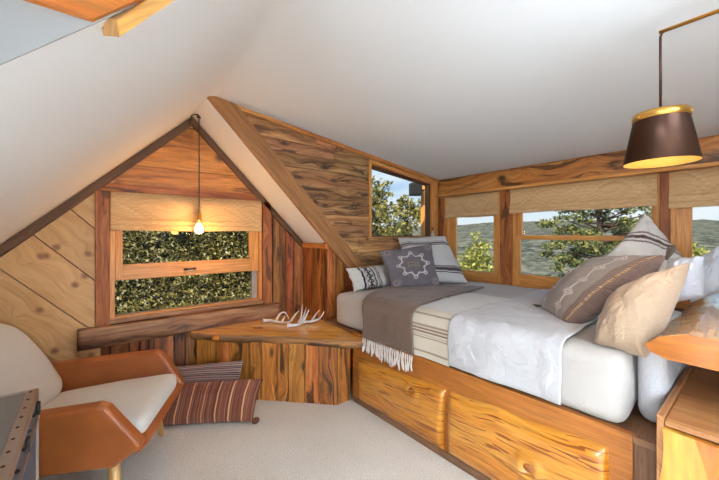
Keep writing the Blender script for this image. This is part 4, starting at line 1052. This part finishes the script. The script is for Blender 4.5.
tree('young_tree', 'small tree low in the right-hand bay window', dist(692, 330, 14), dist(691, 246, 14), bs, M['shrub'], 900, .09, .06)
# bracket post and dark fixture under the eave, outside the raked window
po = dist(424, 150, 4.68)
m = MB(); m.box((po.x-.035, po.y-.035, -1.5), (po.x+.035, po.y+.035, 2.55)); tag(m.build('eave_post', M['fir'], bevel=.005), 'wooden eave post outside the right side of the raked window', 'post')
ex = dist(415.5, 190, 4.55); d = R2
el = thing('eave_speaker', 'black box fixed to the eave post outside the raked window', 'speaker', ex-V((0, 0, .09)), math.atan2(R2.y, R2.x))
m = MB(); m.box((-.085, -.07, .01), (.085, .07, .185)); m.build('housing', M['black'], el, bevel=.012)
m = MB(); m.tube([(.07, 0, .09), (.13, .02, .09)], .012, 8); m.build('bracket', M['black'], el)

# ------------------------------------------------------------------ sky, sun, lamps, added fill lights
w = bpy.data.worlds.new('World'); S.world = w; w.use_nodes = True; t = w.node_tree; bg = t.nodes['Background']
tc = t.nodes.new('ShaderNodeTexCoord'); nr = t.nodes.new('ShaderNodeVectorMath'); nr.operation = 'NORMALIZE'; t.links.new(tc.outputs['Generated'], nr.inputs[0])
sx = t.nodes.new('ShaderNodeSeparateXYZ'); t.links.new(nr.outputs[0], sx.inputs[0])
rp = t.nodes.new('ShaderNodeValToRGB'); t.links.new(sx.outputs[2], rp.inputs[0]); e = rp.color_ramp.elements
e[0].position = 0.0; e[0].color = C(222, 228, 230); e[1].position = .6; e[1].color = C(96, 150, 212)
x = e.new(.06); x.color = C(206, 220, 230); x = e.new(.16); x.color = C(150, 190, 226)
cn = t.nodes.new('ShaderNodeTexNoise'); cn.inputs['Scale'].default_value = 3.2; cn.inputs['Detail'].default_value = 6
mp = t.nodes.new('ShaderNodeMapping'); mp.inputs['Scale'].default_value = (1, 1, 3.5); t.links.new(nr.outputs[0], mp.inputs[0]); t.links.new(mp.outputs[0], cn.inputs['Vector'])
cr = t.nodes.new('ShaderNodeValToRGB'); cr.color_ramp.elements[0].position = .52; cr.color_ramp.elements[1].position = .72; t.links.new(cn.outputs['Fac'], cr.inputs[0])
mx = t.nodes.new('ShaderNodeMix'); mx.data_type = 'RGBA'; t.links.new(cr.outputs[0], mx.inputs[0]); t.links.new(rp.outputs[0], mx.inputs[6]); mx.inputs[7].default_value = C(236, 238, 240)
# the sky brightens towards the sun, which stands behind the viewer's left shoulder
SUN = V((-.70, -.36, .62)).normalized()
dt = t.nodes.new('ShaderNodeVectorMath'); dt.operation = 'DOT_PRODUCT'; t.links.new(nr.outputs[0], dt.inputs[0]); dt.inputs[1].default_value = V((-.35, -.92, .12)).normalized()
m1 = t.nodes.new('ShaderNodeMath'); m1.operation = 'MAXIMUM'; t.links.new(dt.outputs['Value'], m1.inputs[0]); m1.inputs[1].default_value = 0
m2 = t.nodes.new('ShaderNodeMath'); m2.operation = 'POWER'; t.links.new(m1.outputs[0], m2.inputs[0]); m2.inputs[1].default_value = 2.0
m3 = t.nodes.new('ShaderNodeMath'); m3.operation = 'MULTIPLY_ADD'; t.links.new(m2.outputs[0], m3.inputs[0]); m3.inputs[1].default_value = 0.6; m3.inputs[2].default_value = 1.0
m3.inputs[2].default_value = 0.0
gl = t.nodes.new('ShaderNodeMix'); gl.data_type = 'RGBA'; gl.blend_type = 'ADD'; gl.inputs[0].default_value = 1.0
gc = t.nodes.new('ShaderNodeVectorMath'); gc.operation = 'SCALE'; gc.inputs[0].default_value = (.93, .97, 1.03); t.links.new(m3.outputs[0], gc.inputs['Scale'])
t.links.new(mx.outputs[2], gl.inputs[6]); t.links.new(gc.outputs[0], gl.inputs[7]); t.links.new(gl.outputs[2], bg.inputs[0]); bg.inputs[1].default_value = 1.0
def light(name, typ, loc, energy, col, **kw):
    l = bpy.data.lights.new(name, typ); l.energy = energy; l.color = col
    for k, v in kw.items(): setattr(l, k, v)
    o = bpy.data.objects.new(name, l); COL.objects.link(o); o.location = loc; return o
s = light('sun', 'SUN', (-6, -5, 8), 6.0, (1, .92, .78), angle=.02); s.rotation_euler = SUN.to_track_quat('Z', 'Y').to_euler()
light('pendant_glow', 'POINT', (X0, 2.94, PB+.03), 6.5, (1, .52, .14), shadow_soft_size=.04)
light('lamp_glow', 'POINT', (1.755, lp.y, 1.72), 2.5, (1, .7, .38), shadow_soft_size=.03)

for nm, lx, ly, en in (('bounce_fill', -.6, -1.9, 215), ('bounce_fill', 1.2, -1.9, 165)):   # added fill lights without fixtures, bounced off the ceiling behind the viewer
    u = light(nm, 'AREA', (lx, ly, 1.25), en, (.78, .96, 1.14), size=1.1, spread=math.radians(140)); u.rotation_euler = (math.pi, 0, 0)

dl = light('left_fill', 'AREA', (-1.5, -.3, 1.3), 25, (.86, .95, 1.08), shape='RECTANGLE', size=1.0, size_y=.9, spread=math.radians(130))   # added unseen fill light from the left, brightening the bay wall
dl.rotation_euler = (0, -math.pi/2, 0)

# ------------------------------------------------------------------ camera
cd = bpy.data.cameras.new('camera'); cam = bpy.data.objects.new('camera', cd); COL.objects.link(cam); S.camera = cam
cam.location = EYE; cam.rotation_euler = (math.pi/2, 0, math.atan2(F2.y, F2.x)-math.pi/2)
cd.sensor_fit = 'HORIZONTAL'; cd.sensor_width = 36; cd.lens = 320/719*36; cd.clip_start = .02; cd.clip_end = 2000
cd.shift_y = (234-240)/719
S.view_settings.view_transform = 'Standard'; S.view_settings.look = 'None'; S.view_settings.gamma = 1; S.view_settings.exposure = 0.3; S.view_settings.use_curve_mapping = False
